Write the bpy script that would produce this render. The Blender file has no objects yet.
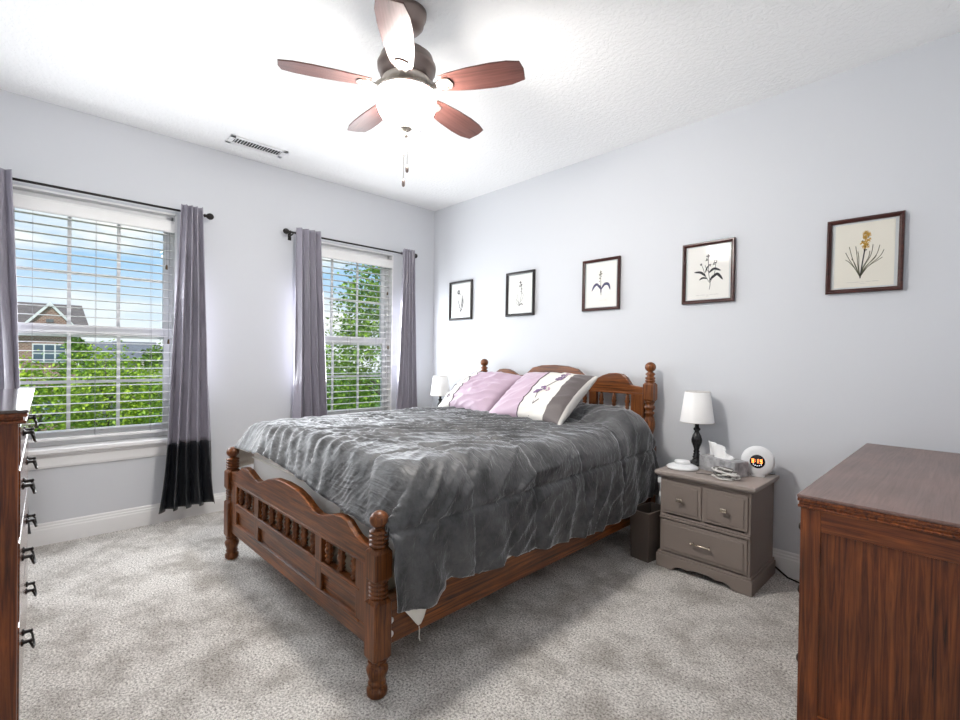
import bpy, bmesh, math, random
from mathutils import Vector, Matrix, Euler
from mathutils import noise as N

random.seed(7)
scene = bpy.context.scene
COL = scene.collection
PI = math.pi

# ------------------------------------------------------------------ camera, world, sun, exposure
YAW, PITCH, ROLL = 0.8095, 0.0079, 0.0145
cd = bpy.data.cameras.new('camera'); cam = bpy.data.objects.new('camera', cd); COL.objects.link(cam)
fw = Vector((-math.sin(YAW), math.cos(YAW), 0)); rt = Vector((math.cos(YAW), math.sin(YAW), 0)); up = Vector((0, 0, 1))
f2 = fw * math.cos(PITCH) - up * math.sin(PITCH); u2 = up * math.cos(PITCH) + fw * math.sin(PITCH)
r3 = rt * math.cos(ROLL) + u2 * math.sin(ROLL); u3 = u2 * math.cos(ROLL) - rt * math.sin(ROLL)
m3 = Matrix((r3, u3, -f2)).transposed()
cam.matrix_world = Matrix.Translation((3.9795, -3.098, 1.211)) @ m3.to_4x4()
cd.sensor_fit = 'HORIZONTAL'; cd.sensor_width = 36.0; cd.lens = 36.0 * 472.4 / 960.0
cd.clip_start = 0.02; cd.clip_end = 500
scene.camera = cam

world = bpy.data.worlds.new('sky'); scene.world = world; world.use_nodes = True
wn, wl = world.node_tree.nodes, world.node_tree.links
wn.clear()
wo = wn.new('ShaderNodeOutputWorld'); bg = wn.new('ShaderNodeBackground'); wl.new(bg.outputs[0], wo.inputs[0])
tc = wn.new('ShaderNodeTexCoord'); sp = wn.new('ShaderNodeSeparateXYZ'); wl.new(tc.outputs['Generated'], sp.inputs[0])
gr = wn.new('ShaderNodeValToRGB'); wl.new(sp.outputs[2], gr.inputs[0])
e = gr.color_ramp.elements
e[0].position = 0.02; e[0].color = (.86, .93, 1, 1); e[1].position = 0.5; e[1].color = (.14, .40, .86, 1)
k = gr.color_ramp.elements.new(0.17); k.color = (.36, .63, .95, 1)
mp = wn.new('ShaderNodeMapping'); mp.inputs['Scale'].default_value = (2.2, 2.2, 9); wl.new(tc.outputs['Generated'], mp.inputs[0])
nz = wn.new('ShaderNodeTexNoise'); nz.inputs['Scale'].default_value = 1.6; nz.inputs['Detail'].default_value = 7; wl.new(mp.outputs[0], nz.inputs[0])
cr = wn.new('ShaderNodeValToRGB'); cr.color_ramp.elements[0].position = .46; cr.color_ramp.elements[1].position = .66; wl.new(nz.outputs[0], cr.inputs[0])
mx = wn.new('ShaderNodeMixRGB'); mx.inputs[2].default_value = (1, 1, 1, 1); wl.new(cr.outputs[0], mx.inputs[0]); wl.new(gr.outputs[0], mx.inputs[1])
wl.new(mx.outputs[0], bg.inputs[0]); bg.inputs[1].default_value = 0.74

sd = bpy.data.lights.new('sun', 'SUN'); sd.energy = 2.5; sd.angle = 0.02; sd.color = (1, .95, .86)
sun = bpy.data.objects.new('sun', sd); COL.objects.link(sun)
sun.rotation_euler = Vector((-0.55, 0.35, -0.75)).to_track_quat('-Z', 'Y').to_euler()

# daylight entering through the two windows
for _y in (-2.785, -0.95):
    ad_ = bpy.data.lights.new('window_daylight', 'AREA'); ad_.shape = 'RECTANGLE'; ad_.size = 1.45; ad_.size_y = 0.80; ad_.energy = 30; ad_.color = (.93, .97, 1)
    ao = bpy.data.objects.new('window_daylight', ad_); COL.objects.link(ao); ao.location = (.018, _y, 1.36)
    ao.rotation_euler = Vector((1, 0, 0)).to_track_quat('-Z', 'Y').to_euler()
FAN_POWER = 122.0
scene.view_settings.view_transform = 'Standard'; scene.view_settings.look = 'None'
scene.view_settings.exposure = 0.58; scene.view_settings.gamma = 1.0; scene.view_settings.use_curve_mapping = False
scene.cycles.max_bounces = 10; scene.cycles.diffuse_bounces = 6; scene.cycles.transparent_max_bounces = 24
scene.cycles.sample_clamp_indirect = 6.0; scene.cycles.caustics_reflective = False; scene.cycles.caustics_refractive = False
scene.cycles.use_denoising = True

# ------------------------------------------------------------------ materials
def new_mat(name):
    m = bpy.data.materials.new(name); m.use_nodes = True
    return m, m.node_tree.nodes, m.node_tree.links, m.node_tree.nodes['Principled BSDF']

def plain(name, col, rough=.5, metal=0, spec=.5, emit=None, es=0, bump=0, bscale=200, var=0, vscale=8, sheen=0, coat=0):
    m, n, l, b = new_mat(name)
    b.inputs['Base Color'].default_value = (*col, 1); b.inputs['Roughness'].default_value = rough
    b.inputs['Metallic'].default_value = metal; b.inputs['Specular IOR Level'].default_value = spec
    if sheen: b.inputs['Sheen Weight'].default_value = sheen; b.inputs['Sheen Roughness'].default_value = .35
    if coat: b.inputs['Coat Weight'].default_value = coat; b.inputs['Coat Roughness'].default_value = .12
    if emit: b.inputs['Emission Color'].default_value = (*emit, 1); b.inputs['Emission Strength'].default_value = es
    t = n.new('ShaderNodeTexCoord')
    if var:
        z = n.new('ShaderNodeTexNoise'); z.inputs['Scale'].default_value = vscale; z.inputs['Detail'].default_value = 5
        l.new(t.outputs['Object'], z.inputs[0])
        r = n.new('ShaderNodeValToRGB'); r.color_ramp.elements[0].position = .3; r.color_ramp.elements[1].position = .7
        r.color_ramp.elements[0].color = (*[c * (1 - var) for c in col], 1); r.color_ramp.elements[1].color = (*[min(1, c * (1 + var)) for c in col], 1)
        l.new(z.outputs[0], r.inputs[0]); l.new(r.outputs[0], b.inputs['Base Color'])
    if bump:
        z = n.new('ShaderNodeTexNoise'); z.inputs['Scale'].default_value = bscale; z.inputs['Detail'].default_value = 3
        l.new(t.outputs['Object'], z.inputs[0])
        q = n.new('ShaderNodeBump'); q.inputs['Strength'].default_value = bump; q.inputs['Distance'].default_value = .004
        l.new(z.outputs[0], q.inputs['Height']); l.new(q.outputs[0], b.inputs['Normal'])
    return m

def wood(name, dark, mid, light, axis='z', rough=.35, scale=1.0, coat=.15):
    """grain streaks running along one axis of the part"""
    m, n, l, b = new_mat(name)
    t = n.new('ShaderNodeTexCoord'); mp = n.new('ShaderNodeMapping')
    s = [85 * scale] * 3; s['xyz'.index(axis)] = 3.2 * scale
    mp.inputs['Scale'].default_value = s; l.new(t.outputs['Object'], mp.inputs[0])
    z = n.new('ShaderNodeTexNoise'); z.inputs['Scale'].default_value = 1.0; z.inputs['Detail'].default_value = 7; z.inputs['Roughness'].default_value = .65
    z.inputs['Distortion'].default_value = .9
    l.new(mp.outputs[0], z.inputs[0])
    r = n.new('ShaderNodeValToRGB'); el = r.color_ramp.elements
    el[0].position = .30; el[0].color = (*dark, 1); el[1].position = .72; el[1].color = (*light, 1)
    k = el.new(.48); k.color = (*mid, 1)
    l.new(z.outputs[0], r.inputs[0])
    z2 = n.new('ShaderNodeTexNoise'); z2.inputs['Scale'].default_value = 4.0; z2.inputs['Detail'].default_value = 3; l.new(t.outputs['Object'], z2.inputs[0])
    r2 = n.new('ShaderNodeValToRGB'); r2.color_ramp.elements[0].color = (.72, .72, .72, 1); r2.color_ramp.elements[1].color = (1.15, 1.1, 1.05, 1)
    r2.color_ramp.elements[0].position = .3; r2.color_ramp.elements[1].position = .7; l.new(z2.outputs[0], r2.inputs[0])
    mu = n.new('ShaderNodeMixRGB'); mu.blend_type = 'MULTIPLY'; mu.inputs[0].default_value = 1
    l.new(r.outputs[0], mu.inputs[1]); l.new(r2.outputs[0], mu.inputs[2]); l.new(mu.outputs[0], b.inputs['Base Color'])
    q = n.new('ShaderNodeBump'); q.inputs['Strength'].default_value = .25; q.inputs['Distance'].default_value = .002
    l.new(z.outputs[0], q.inputs['Height']); l.new(q.outputs[0], b.inputs['Normal'])
    b.inputs['Roughness'].default_value = rough; b.inputs['Specular IOR Level'].default_value = .38; b.inputs['Coat Weight'].default_value = coat; b.inputs['Coat Roughness'].default_value = .15
    return m

OAK = [wood('oak_' + a, (.012, .0035, .0012), (.135, .040, .0085), (.33, .112, .026), a, rough=.36, coat=.08) for a in 'xyz']
MAH = [wood('mahogany_' + a, (.014, .0035, .0012), (.125, .031, .008), (.30, .088, .022), a, rough=.4) for a in 'xyz']
MAHTOP = wood('mahogany_top_sheen_tint', (.105, .06, .05), (.155, .092, .08), (.21, .135, .118), 'x', rough=.35)  # greyer than the mahogany below: reflected light on the top put into the colour
BLADEW = wood('fan_blade_wood', (.06, .022, .018), (.105, .043, .036), (.15, .07, .06), 'x', rough=.3)
TAUPE = plain('taupe_paint', (.24, .198, .174), .5)
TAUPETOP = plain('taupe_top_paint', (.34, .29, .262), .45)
WHITE = plain('white_paint', (.80, .80, .80), .4)
VINYL = plain('white_vinyl', (.84, .85, .86), .35)
SLAT = plain('white_slat', (.82, .82, .81), .4)
CORD = plain('cord_grey', (.35, .35, .36), .6)
BLACK = plain('black_lacquer', (.012, .012, .013), .25)
IRON = plain('dark_bronze', (.02, .017, .016), .35, .6)
NICKEL = plain('brushed_nickel', (.55, .50, .45), .32, .9)
BRONZE = plain('aged_bronze', (.24, .19, .17), .38, .75)
BRASS = plain('antique_brass', (.10, .065, .035), .35, .8)
CHROME = plain('champagne_metal', (.72, .64, .52), .25, .9)
SHADE = plain('lamp_shade_linen', (.84, .83, .82), .8, bump=.15, bscale=500)
PLASTIC = plain('white_plastic', (.82, .83, .84), .35)
SHEETM = plain('white_cotton', (.86, .84, .77), .9, bump=.3, bscale=90)
QUILT = plain('white_quilted_ticking', (.86, .85, .82), .9, bump=.9, bscale=45)
BEIGE = plain('beige_ticking', (.42, .37, .29), .9)
PAPER = plain('print_paper', (.86, .85, .81), .7)
PAPERY = plain('print_paper_cream', (.80, .77, .68), .7)
INK = plain('dark_ink', (.035, .035, .04), .8)
INKB = plain('violet_blue_ink', (.07, .07, .14), .8)
INKG = plain('olive_ink', (.10, .10, .06), .8)
GOLDINK = plain('golden_ink', (.62, .36, .06), .8)
CAPINK = plain('pale_caption_ink', (.4, .4, .4), .8)
FRAMEW = wood('cherry_frame', (.018, .006, .005), (.05, .013, .010), (.085, .026, .02), 'x', rough=.3)
FRAMED = wood('ebony_frame', (.006, .005, .006), (.014, .010, .010), (.03, .02, .02), 'x', rough=.35)
BINM = plain('brown_bin_leatherette', (.115, .09, .076), .5, bump=.2, bscale=300)

def glass_mat(name, tint=(1, 1, 1), f=1.3):
    m = bpy.data.materials.new(name); m.use_nodes = True; n, l = m.node_tree.nodes, m.node_tree.links; n.clear()
    o = n.new('ShaderNodeOutputMaterial'); t = n.new('ShaderNodeBsdfTransparent'); g = n.new('ShaderNodeBsdfGlossy'); x = n.new('ShaderNodeMixShader')
    t.inputs[0].default_value = (*tint, 1); g.inputs['Roughness'].default_value = .02
    fr = n.new('ShaderNodeFresnel'); fr.inputs[0].default_value = f
    l.new(fr.outputs[0], x.inputs[0]); l.new(t.outputs[0], x.inputs[1]); l.new(g.outputs[0], x.inputs[2]); l.new(x.outputs[0], o.inputs[0])
    return m
GLASS = glass_mat('window_glass', (.97, .99, .98))

def carpet_mat():
    m, n, l, b = new_mat('frieze_carpet')
    t = n.new('ShaderNodeTexCoord')
    def noise(sc, d=2):
        z = n.new('ShaderNodeTexNoise'); z.inputs['Scale'].default_value = sc; z.inputs['Detail'].default_value = d; l.new(t.outputs['Object'], z.inputs[0]); return z
    a = noise(120, 6); a.inputs['Roughness'].default_value = .75; c = noise(4.0, 9); c.inputs['Roughness'].default_value = .68; d = noise(300, 1)
    r = n.new('ShaderNodeValToRGB'); el = r.color_ramp.elements
    el[0].position = .35; el[0].color = (.075, .063, .052, 1); el[1].position = .57; el[1].color = (.93, .90, .86, 1); k = el.new(.45); k.color = (.50, .47, .435, 1)
    l.new(a.outputs[0], r.inputs[0])
    r2 = n.new('ShaderNodeValToRGB'); r2.color_ramp.elements[0].position = .38; r2.color_ramp.elements[1].position = .56
    r2.color_ramp.elements[0].color = (.62, .60, .575, 1); r2.color_ramp.elements[1].color = (1.08, 1.08, 1.08, 1); l.new(c.outputs[0], r2.inputs[0])
    mu = n.new('ShaderNodeMixRGB'); mu.blend_type = 'MULTIPLY'; mu.inputs[0].default_value = 1
    l.new(r.outputs[0], mu.inputs[1]); l.new(r2.outputs[0], mu.inputs[2]); l.new(mu.outputs[0], b.inputs['Base Color'])
    ad = n.new('ShaderNodeMath'); ad.operation = 'ADD'; l.new(a.outputs[0], ad.inputs[0]); l.new(d.outputs[0], ad.inputs[1])
    q = n.new('ShaderNodeBump'); q.inputs['Strength'].default_value = .7; q.inputs['Distance'].default_value = .012
    l.new(ad.outputs[0], q.inputs['Height']); l.new(q.outputs[0], b.inputs['Normal'])
    b.inputs['Roughness'].default_value = .95; b.inputs['Specular IOR Level'].default_value = .1; b.inputs['Sheen Weight'].default_value = .2
    return m

def ceiling_mat():
    m, n, l, b = new_mat('knockdown_ceiling')
    b.inputs['Base Color'].default_value = (.90, .90, .895, 1); b.inputs['Roughness'].default_value = .9; b.inputs['Specular IOR Level'].default_value = .2
    t = n.new('ShaderNodeTexCoord'); z = n.new('ShaderNodeTexNoise'); z.inputs['Scale'].default_value = 42; z.inputs['Detail'].default_value = 4; l.new(t.outputs['Object'], z.inputs[0])
    r = n.new('ShaderNodeValToRGB'); r.color_ramp.elements[0].position = .46; r.color_ramp.elements[1].position = .54; l.new(z.outputs[0], r.inputs[0])
    q = n.new('ShaderNodeBump'); q.inputs['Strength'].default_value = .35; q.inputs['Distance'].default_value = .004
    l.new(r.outputs[0], q.inputs['Height']); l.new(q.outputs[0], b.inputs['Normal'])
    return m
WALLM = plain('grey_blue_wall_paint', (.615, .63, .66), .75, spec=.25, bump=.06, bscale=260)

# ------------------------------------------------------------------ mesh helpers
def box(bm, x0, x1, y0, y1, z0, z1, mi=0):
    v = [bm.verts.new((x, y, z)) for z in (z0, z1) for y in (y0, y1) for x in (x0, x1)]
    for f in ((0, 2, 3, 1), (4, 5, 7, 6), (0, 1, 5, 4), (2, 6, 7, 3), (0, 4, 6, 2), (1, 3, 7, 5)):
        bm.faces.new([v[i] for i in f]).material_index = mi

def lathe(bm, prof, cx=0, cy=0, cz=0, seg=28, mi=0, axis='z', cap=True):
    """prof: list of (r, h)"""
    rings = []
    for r, h in prof:
        ring = []
        for i in range(seg):
            a = 2 * PI * i / seg
            p = (r * math.cos(a), r * math.sin(a), h)
            if axis == 'x': p = (p[2], p[0], p[1])
            elif axis == 'y': p = (p[0], -p[2], p[1])
            ring.append(bm.verts.new((cx + p[0], cy + p[1], cz + p[2])))
        rings.append(ring)
    for a, b in zip(rings, rings[1:]):
        for i in range(seg):
            f = bm.faces.new((a[i], a[(i + 1) % seg], b[(i + 1) % seg], b[i])); f.material_index = mi; f.smooth = True
    if cap:
        for ring, flip in ((rings[0], True), (rings[-1], False)):
            f = bm.faces.new(ring[::-1] if flip else ring); f.material_index = mi

def tube(bm, pts, r, seg=8, closed=False, mi=0):
    pts = [Vector(p) for p in pts]; rings = []; n = len(pts); ref = None
    for i, p in enumerate(pts):
        a = pts[i - 1] if (i > 0 or closed) else p; b = pts[(i + 1) % n] if (i < n - 1 or closed) else p
        d = (b - a).normalized()
        if ref is None:
            ref = d.orthogonal().normalized()
        ref = (ref - d * ref.dot(d)).normalized(); w = d.cross(ref)
        rr = r(i / max(1, n - 1)) if callable(r) else r
        rings.append([bm.verts.new(p + (ref * math.cos(2 * PI * k / seg) + w * math.sin(2 * PI * k / seg)) * rr) for k in range(seg)])
    for i in range(n if closed else n - 1):
        a, b = rings[i], rings[(i + 1) % n]
        for k in range(seg):
            f = bm.faces.new((a[k], a[(k + 1) % seg], b[(k + 1) % seg], b[k])); f.smooth = True; f.material_index = mi
    if not closed:
        bm.faces.new(rings[0][::-1]).material_index = mi; bm.faces.new(rings[-1]).material_index = mi

def prism(bm, poly, a0, a1, plane='xz', mi=0):
    """extrude the 2-D polygon along the missing axis from a0 to a1"""
    def P(p, a): return {'xz': (p[0], a, p[1]), 'xy': (p[0], p[1], a), 'yz': (a, p[0], p[1])}[plane]
    A = [bm.verts.new(P(p, a0)) for p in poly]; B = [bm.verts.new(P(p, a1)) for p in poly]; n = len(poly)
    bm.faces.new(A).material_index = mi; bm.faces.new(B[::-1]).material_index = mi
    for i in range(n):
        bm.faces.new((A[i], B[i], B[(i + 1) % n], A[(i + 1) % n])).material_index = mi

def sphere(bm, c, r, sz=1.0, seg=20, rings=12, mi=0):
    lathe(bm, [(max(1e-4, r * math.sin(PI * i / rings)), -r * sz * math.cos(PI * i / rings)) for i in range(rings + 1)], *c, seg=seg, mi=mi, cap=False)

def obj(name, bm, mats, parent=None, bevel=0, smooth=None, loc=None):
    bmesh.ops.recalc_face_normals(bm, faces=bm.faces)
    me = bpy.data.meshes.new(name); bm.to_mesh(me); bm.free()
    for m in (mats if isinstance(mats, (list, tuple)) else [mats]): me.materials.append(m)
    o = bpy.data.objects.new(name, me); COL.objects.link(o)
    if parent: o.parent = parent
    if loc: o.location = loc
    if smooth is True:
        for p in me.polygons: p.use_smooth = True
    if bevel:
        b = o.modifiers.new('bevel', 'BEVEL'); b.width = bevel; b.segments = 2; b.limit_method = 'ANGLE'; b.angle_limit = math.radians(40)
    return o

def B(*boxes):
    bm = bmesh.new()
    for b in boxes: box(bm, *b)
    return bm

def tag(o, label, cat, group=None):
    o['label'] = label; o['category'] = cat
    if group: o['group'] = group
    return o
def thing(name, label, cat, loc=(0, 0, 0), rz=0, group=None):
    o = bpy.data.objects.new(name, None); COL.objects.link(o); o.empty_display_size = .1
    o.location = loc; o.rotation_euler = (0, 0, rz)
    return tag(o, label, cat, group)
def struct(name, bm, m, parent=None, bevel=0):
    o = obj(name, bm, m, parent, bevel)
    if parent is None: o['kind'] = 'structure'
    return o
def dup(root, label=None, loc=None, rz=None, group=None):
    def cp(o, par):
        c = o.copy(); COL.objects.link(c)
        if par: c.parent = par
        for ch in list(o.children): cp(ch, c)
        return c
    r = cp(root, None)
    if label: r['label'] = label
    if loc is not None: r.location = loc
    if rz is not None: r.rotation_euler = (0, 0, rz)
    if group: r['group'] = group
    return r
def smoothstep(a, b, x):
    t = max(0, min(1, (x - a) / (b - a))); return t * t * (3 - 2 * t)

# ------------------------------------------------------------------ room shell
XR, YN, H, WT = 4.20, -3.62, 2.74, 0.16
W1 = (-3.235, -2.335); W2 = (-1.405, -0.505); WZ0, WZ1 = 0.60, 2.20
struct('floor', B((-WT, XR + WT, YN - WT, WT, -.12, 0)), carpet_mat())
struct('ceiling', B((-WT, XR + WT, YN - WT, WT, H, H + .15)), ceiling_mat())
bm = bmesh.new()
ys = [YN - WT, W1[0], W1[1], W2[0], W2[1], WT]
for a, b, hole in zip(ys, ys[1:], (0, 1, 0, 1, 0)):
    if hole: box(bm, -WT, 0, a, b, 0, WZ0 - .03); box(bm, -WT, 0, a, b, WZ1, H)
    else: box(bm, -WT, 0, a, b, 0, H)
struct('wall_left', bm, WALLM)
struct('wall_right', B((0, XR, 0, WT, 0, H)), WALLM)
struct('wall_rear', B((XR, XR + WT, YN - WT, WT, 0, H)), WALLM)
struct('wall_front', B((0, XR, YN - WT, YN, 0, H)), WALLM)

def baseboard(name, a, b, ax, off, sgn):
    # profile: flat board with a stepped cap
    prof = [(0, 0), (.014, 0), (.014, .095), (.011, .102), (.011, .112), (.007, .118), (.007, .128), (.003, .136), (0, .136)]
    bm = bmesh.new()
    if ax == 'y': prism(bm, [(off + sgn * p, z) for p, z in prof], a, b, 'xz')
    else: prism(bm, [(off + sgn * p, z) for p, z in prof], a, b, 'yz')
    struct(name, bm, WHITE)
baseboard('baseboard_left', YN, 0, 'y', 0, 1)
baseboard('baseboard_right', .0, XR, 'x', 0, -1)
baseboard('baseboard_front', .0, XR, 'x', YN, 1)
baseboard('baseboard_rear', YN, 0, 'y', XR, -1)

def window(n, y0, y1):
    yc = (y0 + y1) / 2
    w = bpy.data.objects.new('window_%d' % n, None); COL.objects.link(w); w.location = (0, yc, WZ0); w['kind'] = 'structure'
    hw, hh = (y1 - y0) / 2, WZ1 - WZ0
    # vinyl frame
    bm = B((-.155, -.075, -hw, -hw + .026, 0, hh), (-.155, -.075, hw - .026, hw, 0, hh), (-.155, -.075, -hw, hw, hh - .06, hh), (-.155, -.075, -hw, hw, 0, .035))
    obj('window_frame', bm, VINYL, w, .003)
    hm = 0.745
    for nm, z0, z1, xo in (('upper_sash', hm - .045, hh - .06, -.128), ('lower_sash', .035, hm + .03, -.098)):
        bm = bmesh.new(); t = .036; a, b = -hw + .026, hw - .026
        box(bm, xo - .018, xo + .012, a, a + t, z0, z1); box(bm, xo - .018, xo + .012, b - t, b, z0, z1)
        box(bm, xo - .018, xo + .012, a + t, b - t, z0, z0 + .05); box(bm, xo - .018, xo + .012, a + t, b - t, z1 - .05, z1)
        s = obj(nm, bm, VINYL, w, .003)
        bm = bmesh.new(); ga, gb, gz0, gz1 = a + t, b - t, z0 + .05, z1 - .05
        for i in (1, 2):
            y = ga + (gb - ga) * i / 3; box(bm, xo - .006, xo + .004, y - .010, y + .010, gz0, gz1)
        zc = (gz0 + gz1) / 2; box(bm, xo - .0055, xo + .0035, ga, gb, zc - .010, zc + .010)
        obj('muntin_grid', bm, VINYL, s)
        obj('glass_pane', B((xo - .004, xo - .001, ga - .004, gb + .004, gz0 - .004, gz1 + .004)), GLASS, s)
    # jamb liner, stool and apron
    bm = B((-.155, .0, -hw - .0, -hw + .012, 0, hh), (-.155, .0, hw - .012, hw, 0, hh), (-.155, 0, -hw, hw, hh - .012, hh))
    obj('jamb_liner', bm, WHITE, w)
    obj('window_stool', B((-.155, .002, -hw, hw, -.03, .0), (.0, .058, -hw - .045, hw + .045, -.03, 0)), WHITE, w, .006)
    prof = [(.0, -.125), (.012, -.125), (.016, -.11), (.016, -.06), (.024, -.045), (.024, -.03), (0, -.03)]
    bm = bmesh.new(); prism(bm, prof, -hw - .02, hw + .02, 'xz')
    obj('window_apron', bm, WHITE, w, .002)
window(1, *W1); window(2, *W2)

def blind(y0, y1, label):
    yc, hw = (y0 + y1) / 2, (y1 - y0) / 2 - .016
    r = thing('window_blind', label, 'blind', (0, yc, 0), 0, 'white slatted blinds in the two windows')
    obj('headrail', B((-.062, -.0125, -hw, hw, 2.088, 2.136)), SLAT, r, .002)
    bm = bmesh.new(); prism(bm, [(-.012, 2.062), (.0, 2.062), (.004, 2.07), (.004, 2.125), (.0, 2.14), (-.006, 2.146), (-.012, 2.146)], -hw - .003, hw + .003, 'xz')
    obj('valance', bm, SLAT, r, .001)
    bm = bmesh.new(); p = .0562; n = 25
    for i in range(n):
        z = 2.048 - p * i
        prism(bm, [(-.064, z + .001), (-.038, z + .0035), (-.012, z + .001), (-.012, z - .0015), (-.038, z + .001), (-.064, z - .0015)], -hw, hw, 'xz')
    obj('slats', bm, SLAT, r)
    zb = 2.048 - p * n + .010
    obj('bottom_rail', B((-.064, -.012, -hw, hw, zb - .014, zb + .004)), SLAT, r, .003)
    bm = bmesh.new()
    for yy in (-hw + .13, 0, hw - .13):
        for x in (-.066, -.010): tube(bm, [(x, yy, 2.14), (x, yy, zb)], .0009, 5)
    obj('ladder_cord', bm, CORD, r)
    for yy, z in ((hw - .045, 1.83), (hw - .03, 1.30), (-hw + .05, 1.2)):
        bm = bmesh.new(); tube(bm, [(-.006, yy, 2.1), (-.006, yy, z)], .0011, 5); c = obj('pull_cord', bm, CORD, r)
        bm = bmesh.new(); lathe(bm, [(.003, 0), (.006, -.006), (.008, -.028), (.006, -.034)], -.006, yy, z, 10); obj('tassel', bm, BRASS, c)
blind(*W1, 'white slatted blind in the wide left window behind the tall dresser, house showing through it')
blind(*W2, 'white slatted blind in the bedside window nearer the corner, tree showing through it')

# ------------------------------------------------------------------ curtain rods and curtains
RX, RZ = .085, 2.208
def rod(y0, y1, label):
    L = (y1 - y0) / 2
    r = thing('curtain_rod', label, 'curtain rod', (RX, (y0 + y1) / 2, RZ), 0, 'black curtain rods over the two windows')
    bm = bmesh.new(); tube(bm, [(0, -L, 0), (0, L, 0)], .008, 12); obj('rod', bm, IRON, r)
    for s in (-1, 1):
        bm = bmesh.new(); lathe(bm, [(.008, 0), (.013, .003), (.013, .008), (.008, .012), (.017, .022), (.023, .034), (.024, .044), (.019, .056), (.010, .063), (.003, .066)], 0, 0, 0, 16, axis='y')
        if s > 0:
            for v in bm.verts: v.co.y = -v.co.y
        for v in bm.verts: v.co.y += s * L
        obj('finial', bm, IRON, r)
        bm = bmesh.new(); y = s * (L - .02)
        tube(bm, [(0, y, -.002), (-.03, y, -.012), (-RX + .006, y, -.012)], .006, 8); box(bm, -RX, -RX + .006, y - .014, y + .014, -.05, .03)
        obj('bracket', bm, IRON, r, .001)
rod(-3.49, -2.185, 'black curtain rod above the left window behind the tall dresser')
rod(-1.55, -.345, 'black curtain rod above the window nearer the room corner')

def satin(name, col, rough):
    m, n, l, b = new_mat(name)
    b.inputs['Base Color'].default_value = (*col, 1); b.inputs['Roughness'].default_value = rough
    b.inputs['Specular IOR Level'].default_value = .9
    b.inputs['Anisotropic'].default_value = .4
    t = n.new('ShaderNodeTexCoord'); mp = n.new('ShaderNodeMapping'); mp.inputs['Scale'].default_value = (9, 9, 2.0); l.new(t.outputs['Object'], mp.inputs[0])
    z = n.new('ShaderNodeTexNoise'); z.inputs['Scale'].default_value = 2.2; z.inputs['Detail'].default_value = 4; z.inputs['Distortion'].default_value = 1; l.new(mp.outputs[0], z.inputs[0])
    q = n.new('ShaderNodeBump'); q.inputs['Strength'].default_value = .6; q.inputs['Distance'].default_value = .03
    l.new(z.outputs[0], q.inputs['Height']); l.new(q.outputs[0], b.inputs['Normal'])
    return m
SATIN = satin('silver_grey_satin', (.29, .275, .325), .28)
SATIND = satin('charcoal_satin', (.012, .014, .018), .30)

def curtain(top, bot, n, ph, label, amp=.040, seed=0, zb=.105, zband=.57):
    yt0, yt1 = top; yb0, yb1 = bot
    base = Vector((RX, (yb0 + yb1) / 2, zb))
    r = thing('curtain', label, 'curtain', base, 0, 'grey curtain panels with charcoal hems')
    def P(s, z):
        k = (z - zb) / (2.245 - zb); kk = max(0, min(1, k)) ** .75
        a, b = yb0 + (yt0 - yb0) * kk, yb1 + (yt1 - yb1) * kk
        w = N.noise(Vector((s * 2.3, z * .8, seed))) * (.03 + .09 * (1 - kk))
        pha = 2 * PI * n * (s + w) + ph
        am = amp * (1 + .55 * (1 - kk) * N.noise(Vector((s * 3, seed + 5, z * .6))) + .25 * (1 - kk))
        x = RX + .046 - .018 * (1 - kk) + am * (.62 + .38 * (1 - kk)) * math.sin(pha) + .010 * (1 - kk) * N.noise(Vector((s * 9, z * 2, seed + 9)))
        y = a + (b - a) * s + .012 * math.sin(2 * pha) * (1 - .5 * kk)
        return Vector((x, y, z + (.012 * math.sin(pha + 1) * (1 - k) ** 3))) - base
    def sheet(z0, z1, nz):
        bm = bmesh.new(); ns = n * 14; G = []
        for j in range(nz + 1):
            z = z0 + (z1 - z0) * j / nz
            G.append([bm.verts.new(P(i / ns, z)) for i in range(ns + 1)])
        for j in range(nz):
            for i in range(ns):
                bm.faces.new((G[j][i], G[j][i + 1], G[j + 1][i + 1], G[j + 1][i])).smooth = True
        return bm
    for nm, z0, z1, nz, m in (('panel', zband, 2.245, 60, SATIN), ('hem_band', zb, zband, 22, SATIND)):
        o = obj(nm, sheet(z0, z1, nz), m, r)
        s = o.modifiers.new('thick', 'SOLIDIFY'); s.thickness = .003; s.offset = 0
    for i in range(4):          # cloth tabs at the back that hold the panel on the rod
        y = yt0 + (yt1 - yt0) * (i + .5) / 4 - base.y
        bm = bmesh.new(); lp = []
        for q in range(13):
            a = .35 + (2 * PI - .7) * q / 12; lp.append((.020 * math.cos(a) - .0, .016 * math.sin(a)))
        A = [[bm.verts.new((x + .002, y + dy, RZ - base.z + z)) for x, z in lp] for dy in (-.010, .010)]
        for q in range(12): bm.faces.new((A[0][q], A[0][q + 1], A[1][q + 1], A[1][q])).smooth = True
        o = obj('back_tab', bm, SATIN, r); s_ = o.modifiers.new('t', 'SOLIDIFY'); s_.thickness = .0015
curtain((-3.44, -3.185), (-3.46, -3.09), 4, .4, 'grey curtain with charcoal hem at the left edge of the photo, behind the tall dresser', seed=1)
curtain((-2.335, -2.205), (-2.445, -2.105), 4, 2.6, 'grey curtain with charcoal hem right of the left window, its whole length in view', seed=2)
curtain((-1.525, -1.315), (-1.52, -1.175), 4, 3.4, 'grey curtain left of the window nearer the corner, its foot hidden by the bed', seed=3)
curtain((-.475, -.36), (-.56, -.27), 4, 2.0, 'narrow grey curtain closest to the room corner, right of the bedside window', seed=4)

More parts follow.
